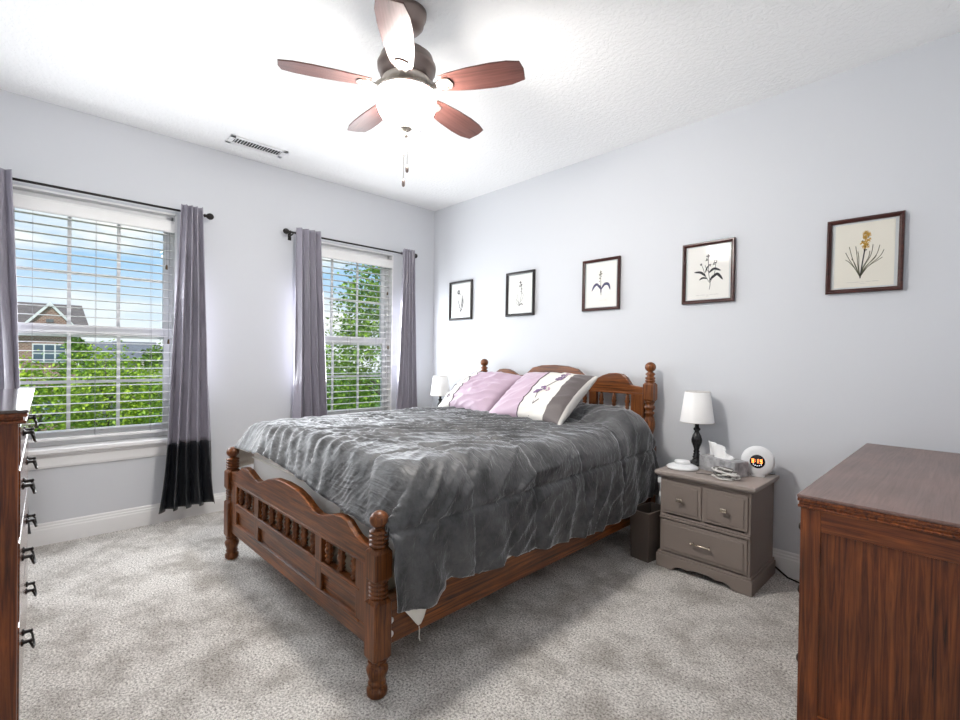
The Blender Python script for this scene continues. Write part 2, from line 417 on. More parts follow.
# ------------------------------------------------------------------ ceiling vent
v = thing('ceiling_vent', 'white louvered vent grille in the ceiling near the left wall', 'vent', (.29, -1.885, H), 0)
obj('grille_frame', B((-.075, .075, -.20, -.165, -.008, 0), (-.075, .075, .165, .20, -.008, 0), (-.075, -.045, -.2, .2, -.008, 0), (.045, .075, -.2, .2, -.008, 0)), WHITE, v, .002)
obj('vent_cavity', B((-.045, .045, -.165, .165, -.0012, -.0002)), BLACK, v)
bm = bmesh.new()
for i in range(17):
    y = -.155 + i * .0194; prism(bm, [(y - .005, -.008), (y - .002, -.009), (y + .005, -.002), (y + .002, -.001)], -.046, .046, 'yz')
obj('louvers', bm, WHITE, v)

# ------------------------------------------------------------------ ceiling fan
FX, FY = 2.205, -1.885
fan = thing('ceiling_fan', 'five-blade ceiling fan with glowing white bowl light and two pull chains', 'ceiling fan', (FX, FY, H))
Z = lambda z: z - H
bm = bmesh.new(); lathe(bm, [(.03, Z(2.655)), (.055, Z(2.66)), (.072, Z(2.68)), (.074, Z(2.70)), (.082, Z(2.712)), (.085, Z(2.725)), (.085, Z(2.7399))], seg=40); obj('canopy', bm, BRONZE, fan)
bm = bmesh.new(); lathe(bm, [(.014, Z(2.55)), (.014, Z(2.66))], seg=16); obj('downrod', bm, BRONZE, fan)
bm = bmesh.new(); lathe(bm, [(.085, Z(2.425)), (.108, Z(2.435)), (.118, Z(2.455)), (.120, Z(2.475)), (.128, Z(2.480)), (.130, Z(2.50)), (.122, Z(2.507)), (.116, Z(2.535)), (.095, Z(2.553)), (.05, Z(2.565)), (.025, Z(2.575)), (.02, Z(2.60))], seg=48)
mh = obj('motor_housing', bm, BRONZE, fan)
bm = bmesh.new(); lathe(bm, [(.078, Z(2.405)), (.104, Z(2.41)), (.110, Z(2.425)), (.106, Z(2.436))], seg=40)
for i in range(20):
    a = 2 * PI * i / 20; c, s = math.cos(a), math.sin(a)
    tube(bm, [(.085 * c, .085 * s, Z(2.404)), (.103 * c, .103 * s, Z(2.409))], .0045, 6)
obj('decorative_ring', bm, NICKEL, mh)
bm = bmesh.new(); lathe(bm, [(.1345, Z(2.365)), (.137, Z(2.366)), (.137, Z(2.372)), (.128, Z(2.384)), (.10, Z(2.392)), (.085, Z(2.40)), (.07, Z(2.412)), (.06, Z(2.425))], seg=48); obj('light_fitter', bm, NICKEL, fan)
blade_bm = None
for i, an in enumerate((30.6, 101, 176, 245, 319.5)):
    a = math.radians(an); tilt = math.radians(-11)
    M = Matrix.Rotation(a, 4, 'Z')
    bm = bmesh.new()               # blade outline along +x, clipped tip
    out = [(.155, -.042), (.20, -.052), (.30, -.064), (.40, -.069), (.47, -.066), (.522, -.054), (.533, -.012), (.529, .045), (.47, .063), (.40, .067), (.30, .062), (.20, .050), (.155, .040)]
    prism(bm, out, -.003, .003, 'xy')
    bmesh.ops.transform(bm, verts=bm.verts, matrix=Matrix.Translation((0, 0, Z(2.402))) @ Matrix.Rotation(tilt, 4, 'X'))
    o = obj('blade', bm, BLADEW, fan, .002); o.rotation_euler = (0, 0, a)
    bm = bmesh.new()               # blade iron with forked plate
    prism(bm, [(.095, -.018), (.13, -.012), (.155, -.020), (.175, -.032), (.205, -.030), (.215, -.014), (.218, 0), (.215, .014), (.205, .030), (.175, .032), (.155, .020), (.13, .012), (.095, .018)], -.009, -.0035, 'xy')
    for (x, y) in ((.19, -.02), (.19, .02), (.205, 0)): lathe(bm, [(.004, -.012), (.006, -.011), (.006, -.008)], x, y, 0, 10)
    bmesh.ops.transform(bm, verts=bm.verts, matrix=Matrix.Translation((0, 0, Z(2.402))) @ Matrix.Rotation(tilt, 4, 'X'))
    tube(bm, [(.09, 0, Z(2.43)), (.11, 0, Z(2.415)), (.13, 0, Z(2.397))], .011, 10)
    o = obj('blade_iron', bm, NICKEL, fan, .001); o.rotation_euler = (0, 0, a)
BOWLM = plain('lit_frosted_glass', (.9, .88, .84), .4, emit=(1, .955, .90), es=FAN_POWER)
bm = bmesh.new(); lathe(bm, [(.02, Z(2.226)), (.05, Z(2.231)), (.085, Z(2.25)), (.112, Z(2.28)), (.128, Z(2.315)), (.133, Z(2.345)), (.134, Z(2.366))], seg=48); obj('light_bowl', bm, BOWLM, fan)
bm = bmesh.new(); lathe(bm, [(.003, Z(2.185)), (.009, Z(2.188)), (.011, Z(2.198)), (.008, Z(2.206)), (.012, Z(2.213)), (.028, Z(2.220)), (.032, Z(2.2255)), (.0, Z(2.228))], seg=24); obj('bowl_finial', bm, NICKEL, fan)
for dx, dy, zt, zbm in ((-.006, -.006, 2.19, 1.965), (.005, .005, 2.19, 2.028)):
    bm = bmesh.new(); tube(bm, [(dx, dy, Z(zt)), (dx, dy, Z(zbm + .03))], .0016, 6); sphere(bm, (dx, dy, Z((zt + zbm) / 2 + .03)), .0045, 1, 10, 6)
    c = obj('pull_chain', bm, NICKEL, fan)
    bm = bmesh.new(); lathe(bm, [(.003, 0), (.0065, .004), (.0075, .014), (.0065, .028), (.002, .034)], dx, dy, Z(zbm), 12); obj('pull_knob', bm, BRONZE, c)

# ------------------------------------------------------------------ bed
BO, BR = (0.965, -2.228, 0), math.radians(1.2)
BW, BL = 1.56, 2.10
bed = thing('bed', 'turned oak four-post bed frame with spindle headboard and footboard', 'bed', BO, BR)
OX, OY, OZ = OAK
def chamfer_block(bm, cx, cy, z0, z1, h=.036, c=.009):
    # square section whose ends are cut back to an octagon
    def ring(z, hh, cc):
        return [bm.verts.new((cx + x, cy + y, z)) for x, y in ((hh, -hh + cc), (hh, hh - cc), (hh - cc, hh), (-hh + cc, hh), (-hh, hh - cc), (-hh, -hh + cc), (-hh + cc, -hh), (hh - cc, -hh))]
    R = [ring(z0, h * .82, h * .42), ring(z0 + .014, h, .004), ring(z1 - .014, h, .004), ring(z1, h * .82, h * .42)]
    for a, b in zip(R, R[1:]):
        for i in range(8): bm.faces.new((a[i], a[(i + 1) % 8], b[(i + 1) % 8], b[i]))
    bm.faces.new(R[0][::-1]); bm.faces.new(R[-1])
def rings(z0, z1, n, r0, r1):
    out = []
    for i in range(n):
        a = z0 + (z1 - z0) * i / n; b = z0 + (z1 - z0) * (i + 1) / n; q = b - a
        out += [(r0, a), (r1 * .97, a + q * .25), (r1, a + q * .5), (r1 * .97, a + q * .75), (r0, b - q * .02)]
    return out
def ball(zc, r, sz=1, neck=.012):
    out = []
    for i in range(11):
        t = -1.15 + (PI / 2 + 1.15) * i / 10
        out.append((max(.001, r * math.cos(t)), zc + r * sz * math.sin(t)))
    return out
def foot_post(u):
    bm = bmesh.new()
    lathe(bm, [(.030, 0), (.037, .008), (.037, .026), (.029, .036), (.029, .042), (.033, .047), (.029, .053), (.030, .064), (.038, .086), (.039, .098), (.033, .108), (.026, .114), (.026, .118), (.034, .122), (.034, .130)], u, 0)
    chamfer_block(bm, u, 0, .128, .348)
    lathe(bm, [(.030, .344)] + rings(.350, .408, 4, .024, .035) + [(.030, .412)], u, 0)
    chamfer_block(bm, u, 0, .408, .527)
    lathe(bm, [(.031, .522)] + rings(.530, .592, 4, .025, .0355) + [(.020, .596)] + ball(.626, .034, .92), u, 0)
    return bm
def head_post(u):
    bm = bmesh.new()
    chamfer_block(bm, u, BL, 0, .64)
    lathe(bm, [(.030, .636), (.034, .648), (.030, .66), (.024, .668), (.032, .68), (.032, .69), (.024, .70), (.027, .72), (.036, .755), (.0365, .78), (.030, .815), (.023, .835), (.031, .845), (.031, .853), (.022, .862), (.034, .88), (.034, .893), (.022, .902), (.028, .912), (.033, .922), (.033, .93)], u, BL)
    chamfer_block(bm, u, BL, .926, 1.052)
    lathe(bm, [(.031, 1.048)] + rings(1.054, 1.09, 2, .026, .033) + [(.022, 1.094), (.033, 1.108), (.020, 1.12)] + ball(1.155, .036, .95), u, BL)
    return bm
for u in (0, BW): obj('post', foot_post(u), OZ, bed)
for u in (0, BW): obj('post', head_post(u), OZ, bed)
def crest(zb, zend, zhump, zval, zmid):
    pts = []
    key = [(.036, zend), (.075, zend + .002), (.13, zend + .012), (.165, zhump - .028), (.20, zhump - .006), (.245, zhump), (.30, zhump - .004), (.35, zhump - .02), (.40, zval), (.44, zval - .004), (.49, zval + .004), (.57, zmid - .026), (.66, zmid - .006), (.78, zmid)]
    top = key + [(BW - x, z) for x, z in key[-2::-1]]
    return [(.036, zb), ] + top + [(BW - .036, zb)]
def mould(bm, u0, u1, v0, v1, z0, z1): box(bm, u0, u1, v0, v1, z0, z1)
def endboard(v, front, zb, ze, zh, zv, zm, sp0, sp1, pn0, pn1, bt, lab):
    d = -1 if front else -1
    bm = bmesh.new(); prism(bm, crest(zb, ze, zh, zv, zm), v - .018, v + .018, 'xz')
    obj('crest_rail', bm, OX, bed, .004)
    bm = B((.036, BW - .036, v - .021, v + .018, zb - .006, zb + .006)); obj('crest_bead', bm, OX, bed, .003)
    bm = B((.036, BW - .036, v - .018, v + .018, bt, pn0), (.10, BW - .10, v - .022, v - .012, pn0 - .012, pn0 - .002)); obj('bottom_rail', bm, OX, bed, .003)
    bm = B((.10, BW - .10, v - .018, v + .018, pn1, sp0), (.10, BW - .10, v - .022, v - .012, sp0 - .012, sp0 - .002)); obj('spindle_rail', bm, OX, bed, .003)
    for a, b in ((.036, .128), (.400, .458), (BW - .458, BW - .400), (BW - .128, BW - .036)):
        obj('stile', B((a, b, v - .0185, v + .0175, pn0 - .001, zb - .004)), OZ, bed, .003)
    for a, b, n in ((.128, .400, 3), (.458, BW - .458, 7), (BW - .400, BW - .128, 3)):
        obj('panel', B((a - .004, b + .004, v - .004, v + .008, pn0 - .004, pn1 + .004)), OX, bed)
        h = sp1 - sp0
        for i in range(n):
            u = a + (b - a) * (i + .5 + (.12 if n == 3 else 0) * (i - 1)) / n if n == 3 else a + (b - a) * (i + .5) / n
            bm = bmesh.new()
            lathe(bm, [(.009, sp0 - .002), (.010, sp0 + .08 * h), (.016, sp0 + .14 * h), (.010, sp0 + .20 * h), (.018, sp0 + .30 * h), (.011, sp0 + .37 * h), (.016, sp0 + .46 * h), (.0185, sp0 + .55 * h), (.012, sp0 + .66 * h), (.017, sp0 + .74 * h), (.010, sp0 + .80 * h), (.015, sp0 + .87 * h), (.009, sp0 + .92 * h), (.009, sp1 + .002)], u, v, 0, 14)
            obj('spindle', bm, OZ, bed)
endboard(0.0, True, .458, .520, .577, .543, .604, .352, .455, .235, .306, .165, 'foot')
endboard(BL, False, .972, 1.018, 1.108, 1.062, 1.152, .852, .966, .46, .79, .34, 'head')
for u in (-.002, BW - .026):
    rl = obj('side_rail', B((u, u + .028, .036, BL - .036, .158, .345)), OY, bed, .004)
    for z in (.195, .245):
        bm = bmesh.new(); lathe(bm, [(.013, 0), (.012, .003), (.006, .006), (.001, .0065)], 0, 0, 0, 16, axis='x')
        for w_ in bm.verts: w_.co = Vector(((u + .028 + w_.co.x) if u > 1 else (u - w_.co.x), .052 + w_.co.y, z + w_.co.z))
        obj('bolt_cap', bm, WHITE, rl)
for i in range(6): obj('slat', B((.03, BW - .03, .2 + i * .34, .29 + i * .34, .165, .183)), OX, bed)

# box spring and mattress
def padded(name, label, cat, u0, u1, v0, v1, z0, z1, m, bev):
    o = thing(name, label, cat, BO, BR)
    bm = B((u0, u1, v0, v1, z0, z1)); p = obj('cover', bm, m, o); b = p.modifiers.new('b', 'BEVEL'); b.width = bev; b.segments = 4
    for f in p.data.polygons: f.use_smooth = True
    return o
bs = padded('box_spring', 'beige box spring low inside the oak bed frame under the mattress', 'box spring', .035, BW - .035, .05, 2.05, .188, .40, BEIGE, .02)
mt = padded('mattress', 'white quilted mattress showing between footboard and grey comforter', 'mattress', .03, BW - .035, .085, 2.045, .402, .715, QUILT, .085)
bm = bmesh.new()
for z in (.43, .60):
    tube(bm, [(.09, .081, z), (BW - .095, .081, z)], .006, 8); tube(bm, [(BW - .031, .16, z), (BW - .031, 2.0, z)], .006, 8)
obj('piping', bm, SHEETM, mt)
obj('label_patch', B((1.13, 1.20, .081, .0855, .50, .62)), BEIGE, mt)

# ------------------------------------------------------------------ comforter
def velvet():
    m, n, l, b = new_mat('grey_velvet')
    t = n.new('ShaderNodeTexCoord')
    z = n.new('ShaderNodeTexNoise'); z.inputs['Scale'].default_value = 7; z.inputs['Detail'].default_value = 8; z.inputs['Roughness'].default_value = .7; l.new(t.outputs['Object'], z.inputs[0])
    r = n.new('ShaderNodeValToRGB'); el = r.color_ramp.elements
    el[0].position = .34; el[0].color = (.022, .023, .024, 1); el[1].position = .68; el[1].color = (.125, .126, .13, 1); l.new(z.outputs[0], r.inputs[0])
    l.new(r.outputs[0], b.inputs['Base Color']); b.inputs['Roughness'].default_value = .5
    b.inputs['Sheen Weight'].default_value = 1.0; b.inputs['Sheen Roughness'].default_value = .3; b.inputs['Sheen Tint'].default_value = (.86, .87, .9, 1)
    b.inputs['Specular IOR Level'].default_value = .45
    mp = n.new('ShaderNodeMapping'); mp.inputs['Rotation'].default_value = (.35, .2, -PI / 4); mp.inputs['Scale'].default_value = (5, 42, 20); l.new(t.outputs['Object'], mp.inputs[0])
    z2 = n.new('ShaderNodeTexNoise'); z2.inputs['Scale'].default_value = 1.0; z2.inputs['Detail'].default_value = 4; z2.inputs['Distortion'].default_value = 1.2; l.new(mp.outputs[0], z2.inputs[0])
    q = n.new('ShaderNodeBump'); q.inputs['Strength'].default_value = .55; q.inputs['Distance'].default_value = .012; l.new(z2.outputs[0], q.inputs['Height']); l.new(q.outputs[0], b.inputs['Normal'])
    return m
VELVET = velvet()
UNDER = plain('white_sherpa_lining', (.78, .76, .71), .95, bump=.4, bscale=120)
UL, UR = -.055, 1.625
def ztop(u, v):
    z = .775 + .030 * math.sin(PI * max(0, min(1, (u - UL) / (UR - UL))))
    z -= .145 * (1 - smoothstep(.0, .17, v)) ** 1.6
    z += .085 * smoothstep(1.62, 1.88, v) * (1 - .9 * smoothstep(1.92, 2.03, v))
    return z
HEM = [(.0, .33), (.06, .312), (.14, .29), (.20, .282), (.235, .315), (.30, .345), (.42, .328), (.47, .322), (.55, .34), (.62, .345), (.85, .312), (1.04, .29), (1.43, .268), (1.66, .270), (1.76, .308), (1.85, .315), (2.03, .34)]
def lerp(tab, x):
    if x <= tab[0][0]: return tab[0][1]
    for (a, p), (b, q) in zip(tab, tab[1:]):
        if x <= b: return p + (q - p) * (x - a) / (b - a)
    return tab[-1][1]
NS_, NT = 250, 190
V0, V1 = .022, 2.03
def profile(v):
    """dense polyline of the cross-section at v, from left hem over the top to right hem"""
    rl, rr = .075, .14
    drop = .125 * (1 - smoothstep(.0, .17, v)) ** 1.6
    zl, zr = ztop(UL + rl, v), ztop(UR - rr, v)
    P = []
    hl = .50 + .03 * math.sin(v * 5); hr = lerp(HEM, v)
    for i in range(13): P.append((UL - .015 * (1 - i / 12), hl + (zl - rl - hl) * i / 12))
    for i in range(1, 11):
        a = PI * i / 20; P.append((UL + rl * (1 - math.cos(a)), zl - rl + rl * math.sin(a)))
    for i in range(1, 40):
        u = UL + rl + (UR - rr - UL - rl) * i / 40; P.append((u, ztop(u, v)))
    for i in range(0, 13):
        a = PI * i / 24; P.append((UR - rr + rr * math.sin(a), zr - rr + rr * math.cos(a)))
    for i in range(1, 20):
        k = i / 19; P.append((UR + .020 * math.sin(PI * k * .8) + .012 * math.sin(v * 16) * k * k + .010 * math.sin(v * 37 + 1) * k, zr - rr + (hr - zr + rr) * k))
    return P
def resample(P, n):
    L = [0]
    for a, b in zip(P, P[1:]): L.append(L[-1] + math.hypot(b[0] - a[0], b[1] - a[1]))
    out = []; j = 0
    for i in range(n + 1):
        t = L[-1] * i / n
        while j < len(P) - 2 and L[j + 1] < t: j += 1
        k = (t - L[j]) / max(1e-9, L[j + 1] - L[j])
        out.append((P[j][0] + (P[j + 1][0] - P[j][0]) * k, P[j][1] + (P[j + 1][1] - P[j][1]) * k, t))
    return out, L[-1]
def ridge(x, y, s):
    q = 1 - abs(N.noise(Vector((x, y, s)))) * 1.6
    return max(0, q) ** 3
def pleat(q, p, lam, seed):
    """long parallel gathers across q, drifting along p"""
    w = 2.2 * N.noise(Vector((p * 1.1, q * 1.6, seed))) + .7 * N.noise(Vector((p * 3.5, q * 4, seed + 3)))
    a = 1 - abs(math.sin(PI * (q / lam + w)))
    m = .5 + .9 * N.noise(Vector((p * 1.7, q * 3.2, seed + 7)))
    return (a ** 1.3) * max(.05, min(1.2, m))
def com_disp(s, v, u, z):
    """creases and gathers of the cloth; s = distance across the cloth, v along the bed"""
    side = 1 if (u > 1.56 and z < .72) else smoothstep(1.36, 1.60, u)
    top = 1 - side
    st = s - .5
    p, q = (st + v) * .707, (v - st) * .707            # along / across the diagonal gathers of the top
    d = top * (.026 * pleat(q, p, .095, 1.3) + .009 * pleat(q, p, .045, 9.1))
    if v < .5:                                         # fan of gathers at the foot hem
        k = smoothstep(.5, .08, v) if False else 1 - smoothstep(.08, .5, v)
        d = d * (1 - .7 * k * top) + k * top * (.026 * pleat(s + .45 * v, v, .105, 4.4) + .008 * pleat(s + .3 * v, v, .036, 6.1))
    if side > 0:                                       # side: drag lines sloping down toward the head, soft vertical folds low down
        q2 = (s - 2.0) * .80 + (v - 1) * .60; p2 = (v - 1) * .80 - (s - 2.0) * .60
        low = smoothstep(.70, .45, z) if False else 1 - smoothstep(.42, .66, z)
        d += side * ((1 - low) * (.022 * pleat(q2, p2, .115, 2.2) + .008 * pleat(q2, p2, .05, 8.2)) + low * (.026 * pleat(v + .15 * s, s, .17, 3.7) + .010 * pleat(q2, p2, .07, 5.5)))
        d += side * .010 * N.noise(Vector((v * 5.5, s * 1.6, 7)))
    d += .010 * N.noise(Vector((s * 2.6, v * 2.6, 4.4)))
    return d
def build_comforter():
    com = thing('comforter', 'dark grey velvet comforter with white lining spread over the bed', 'comforter', BO, BR)
    rows = []
    for j in range(NT + 1):
        v = V0 + (V1 - V0) * j / NT
        P, L = resample(profile(v), NS_)
        rows.append((v, P, L))
    G = [[None] * (NS_ + 1) for _ in range(NT + 1)]
    base = [[Vector((P[i][0], v, P[i][1])) for i in range(NS_ + 1)] for v, P, L in rows]
    sR = []                                    # arc length measured from the top right edge
    seams_v = [.40 + .40 * k for k in range(5)]
    for j in range(NT + 1):
        v, P, L = rows[j]
        for i in range(NS_ + 1):
            a = base[j][max(0, i - 1)]; b = base[j][min(NS_, i + 1)]; c = base[max(0, j - 1)][i]; e_ = base[min(NT, j + 1)][i]
            n = (b - a).cross(e_ - c)
            n = n.normalized() if n.length > 1e-9 else Vector((0, 0, 1))
            if n.z < -.2: n = -n
            u, z, s = P[i]
            d = com_disp(s, v, u, z)
            # cross seams (ruched) and two long seams
            for sv in seams_v:
                x = v - sv + .015 * N.noise(Vector((s * 4, sv, 0)))
                if abs(x) < .12:
                    d += -.012 * math.exp(-(x / .009) ** 2) + .007 * N.noise(Vector((s * 34, sv * 9, 1))) * math.exp(-abs(x) / .045)
            for ss in (.62, 1.12, 1.60):
                x = s - ss - .02 * math.sin(v * 3)
                if abs(x) < .12: d += -.010 * math.exp(-(x / .010) ** 2) + .008 * N.noise(Vector((v * 34, ss * 9, 2))) * math.exp(-abs(x) / .05)
            x = z - (.585 + .02 * v) if u > 1.55 else 9
            if abs(x) < .10: d += -.015 * math.exp(-(x / .009) ** 2) + .006 * N.noise(Vector((v * 30, 3, 2))) * math.exp(-abs(x) / .04)
            edge = min(1, (v - V0) / .02)
            p = base[j][i] + n * (d + .006)
            if u > 1.5 and z < .56: p.x = max(p.x, UR - .022)
            # ragged front hem where the cloth turns over the foot of the mattress
            k = 1 - smoothstep(0, .10, v - V0)
            p.y += k * (.012 * N.noise(Vector((s * 9, 0, 3))) - .008)
            p.z += k * (.012 * N.noise(Vector((s * 12, 2, 3))) - .080 * smoothstep(.35, 1.45, u) * (1 if u < 1.58 else 0) * (1 if z > .5 else 0))
            G[j][i] = p
    bm = bmesh.new()
    V = [[bm.verts.new(p) for p in r] for r in G]
    for j in range(NT):
        for i in range(NS_):
            f_ = bm.faces.new((V[j][i], V[j][i + 1], V[j + 1][i + 1], V[j + 1][i])); f_.smooth = True
            if j < 3 and rows[j][1][i][0] > 1.45: f_.material_index = 2
    me = bpy.data.meshes.new('quilted_top'); bm.normal_update(); 
    up_ = sum(f.normal.z for f in bm.faces)
    if up_ < 0: bmesh.ops.reverse_faces(bm, faces=bm.faces)
    bm.to_mesh(me); bm.free()
    for m in (VELVET, UNDER, VELVET, VELVET): me.materials.append(m)
    o = bpy.data.objects.new('quilted_top', me); COL.objects.link(o); o.parent = com
    s = o.modifiers.new('thick', 'SOLIDIFY'); s.thickness = .009; s.offset = -1; s.material_offset = 1; s.material_offset_rim = 1
    for f in me.polygons: f.use_smooth = True
    return com
com = build_comforter()
# white sheet showing below the comforter hem
sh = thing('bed_sheet', 'white sheet corner hanging below the grey comforter along the side rail', 'sheet', BO, BR)
LOW = [(.05, .33), (.075, .31), (.095, .275), (.12, .245), (.145, .212), (.163, .19), (.18, .215), (.20, .265), (.235, .33), (.28, .345), (.37, .32), (.42, .308), (.47, .305), (.5, .33), (.53, .292), (.58, .293), (.66, .305), (.74, .318), (.80, .325), (.9, .32), (1.2, .29), (1.9, .30)]
bm = bmesh.new(); G = []
for j in range(151):
    v = .085 + 1.82 * j / 150; zl = lerp(LOW, v); row = []
    for i in range(9):
        k = i / 8; z = .60 + (zl - .60) * k
        row.append(bm.verts.new((BW + .012 + .016 * k + .004 * math.sin(v * 40) * k, v, z)))
    G.append(row)
for a, b in zip(G, G[1:]):
    for i in range(8): bm.faces.new((a[i], b[i], b[i + 1], a[i + 1])).smooth = True
o = obj('sheet_drop', bm, SHEETM, sh); s = o.modifiers.new('t', 'SOLIDIFY'); s.thickness = .002; s.offset = 0
bm = bmesh.new(); tube(bm, [(BW + .028, .163, .192), (BW + .029, .165, .17), (BW + .028, .163, .15), (BW + .029, .168, .135)], .0016, 5); obj('loose_thread', bm, SHEETM, sh)

# ------------------------------------------------------------------ pillows
LILAC = plain('lilac_satin', (.47, .35, .44), .5, sheen=.5, bump=.25, bscale=9)
CREAM = plain('cream_cotton', (.70, .68, .64), .85, bump=.2, bscale=120)
DARKB = plain('dark_taupe_satin', (.105, .088, .088), .5, sheen=.4, bump=.2, bscale=30)
PIPE = plain('black_piping', (.02, .018, .02), .6)
PURP = plain('purple_thread', (.16, .09, .20), .6)
MAUV = plain('mauve_thread', (.42, .27, .36), .6)
VINE = plain('dark_vine_thread', (.06, .05, .07), .6)
def pillow(label, cu, cv, cz, w, h, T, tilt, rz, bands, pipes, sprays, seed):
    """bands: list of (limit in 0..1, material index)"""
    r = thing('pillow', label, 'pillow', (0, 0, 0), 0)
    R = Matrix.Rotation(BR + rz, 4, 'Z') @ Matrix.Rotation(tilt, 4, 'X')
    c = Matrix.Rotation(BR, 3, 'Z') @ Vector((cu, cv, 0)) + Vector(BO)
    r.matrix_world = Matrix.Translation((c.x, c.y, cz)) @ R
    def P(a, b, sgn):
        e = max(0, (1 - a * a)) * max(0, (1 - b * b))
        t = T * e ** .42
        pin = 1 - .075 * (1 - abs(b) ** 1.5) * abs(a) ** 6 
        pin2 = 1 - .085 * (1 - abs(a) ** 1.5) * abs(b) ** 6
        x, y = a * w / 2 * pin, b * h / 2 * pin2
        wr = ((.010 if seed < 9 else .020) * ridge(a * 1.2 + b * .8, (b - a * .6) * 3.2, seed) + (.006 if seed < 9 else .012) * N.noise(Vector((a * 4, b * 4, seed)))) * min(1, e * 3)
        sag = -.030 * (1 - b) * .5 * (1 if sgn < 0 else .6)
        return Vector((x, y, sgn * (t + wr)))
    nx, ny = 70, 48
    bm = bmesh.new()
    ax = sorted([-1 + 2 * i / nx for i in range(nx + 1)]); by = [-1 + 2 * j / ny for j in range(ny + 1)]
    F = {}
    for sgn in (1, -1):
        for i, a in enumerate(ax):
            for j, b in enumerate(by):
                rim = i in (0, nx) or j in (0, ny)
                if rim and sgn < 0: F[sgn, i, j] = F[1, i, j]
                else: F[sgn, i, j] = bm.verts.new(P(a, b, sgn))
        for i in range(nx):
            mid = (ax[i] + ax[i + 1]) / 4 + .5
            mi = 1
            if sgn > 0:
                for lim, k in bands:
                    if mid <= lim: mi = k; break
            for j in range(ny):
                q = (F[sgn, i, j], F[sgn, i + 1, j], F[sgn, i + 1, j + 1], F[sgn, i, j + 1])
                f = bm.faces.new(q if sgn > 0 else q[::-1]); f.material_index = mi; f.smooth = True
    obj('sham_cover', bm, [LILAC, CREAM, DARKB], r)
    for s in pipes:
        bm = bmesh.new(); tube(bm, [P(2 * s - 1, -1 + 2 * j / 40, 1) + Vector((0, 0, .0015)) for j in range(41)], .0032, 6)
        obj('piping', bm, PIPE, r)
    rnd = random.Random(seed)
    for nm, pts, mat, rad in sprays:
        bm = bmesh.new()
        if nm == 'embroidered_vine':
            for pl in pts: tube(bm, [P(a, b, 1) + Vector((0, 0, .001)) for a, b in pl], .0022, 5)
        else:
            for a, b, n in pts:
                if bm is None: bm = bmesh.new()
                for q in range(n):
                    an = 2 * PI * q / n + rnd.random(); da, db = rad * math.cos(an) / w * 2, rad * math.sin(an) / h * 2
                    c0 = P(a + da, b + db, 1) + Vector((0, 0, .001))
                    sphere(bm, c0, rad * .62, .25, 8, 5)
                obj(nm, bm, mat, r); bm = None
        if bm: obj(nm, bm, mat, r)
    return r
vine = [[(.22, -.95), (.20, -.6), (.16, -.25), (.24, .02), (.34, .3), (.36, .62), (.30, .9)], [(.20, -.6), (.30, -.45)], [(.34, .3), (.44, .45), (.47, .62)], [(.16, -.25), (.08, -.1)], [(.36, .62), (.45, .8)]]
pillow('lilac, cream and dark taupe striped pillow in front, purple sprig on its cream band', 1.0, 1.645, .938, .63, .53, .085, math.radians(34), math.radians(0),
       [(.45, 0), (.78, 1), (.975, 2), (1.1, 1)], (.45, ), [('embroidered_vine', vine, VINE, 0), ('embroidered_flower', [(.10, -.18, 7), (.20, -.06, 6), (.36, .42, 6), (.38, .58, 5)], PURP, .017), ('embroidered_blossom', [(.30, -.05, 6), (.42, .72, 5), (.28, .88, 4)], MAUV, .013)], 3)
vine2 = [[(-.75, -.9), (-.72, -.5), (-.78, -.1), (-.7, .3), (-.74, .7), (-.66, .92)], [(-.72, -.5), (-.62, -.35)], [(-.7, .3), (-.6, .45)]]
pillow('crumpled lilac pillow with embroidered cream end, behind and left of the other pillow', .335, 1.705, .918, .62, .49, .09, math.radians(36), math.radians(-6),
       [(.30, 1), (1.1, 0)], (.30, ), [('embroidered_vine', vine2, VINE, 0), ('embroidered_flower', [(-.75, .75, 6), (-.66, .9, 5), (-.70, -.55, 5)], PURP, .012), ('embroidered_blossom', [(-.78, -.1, 5), (-.62, .45, 5)], INK, .010)], 11)

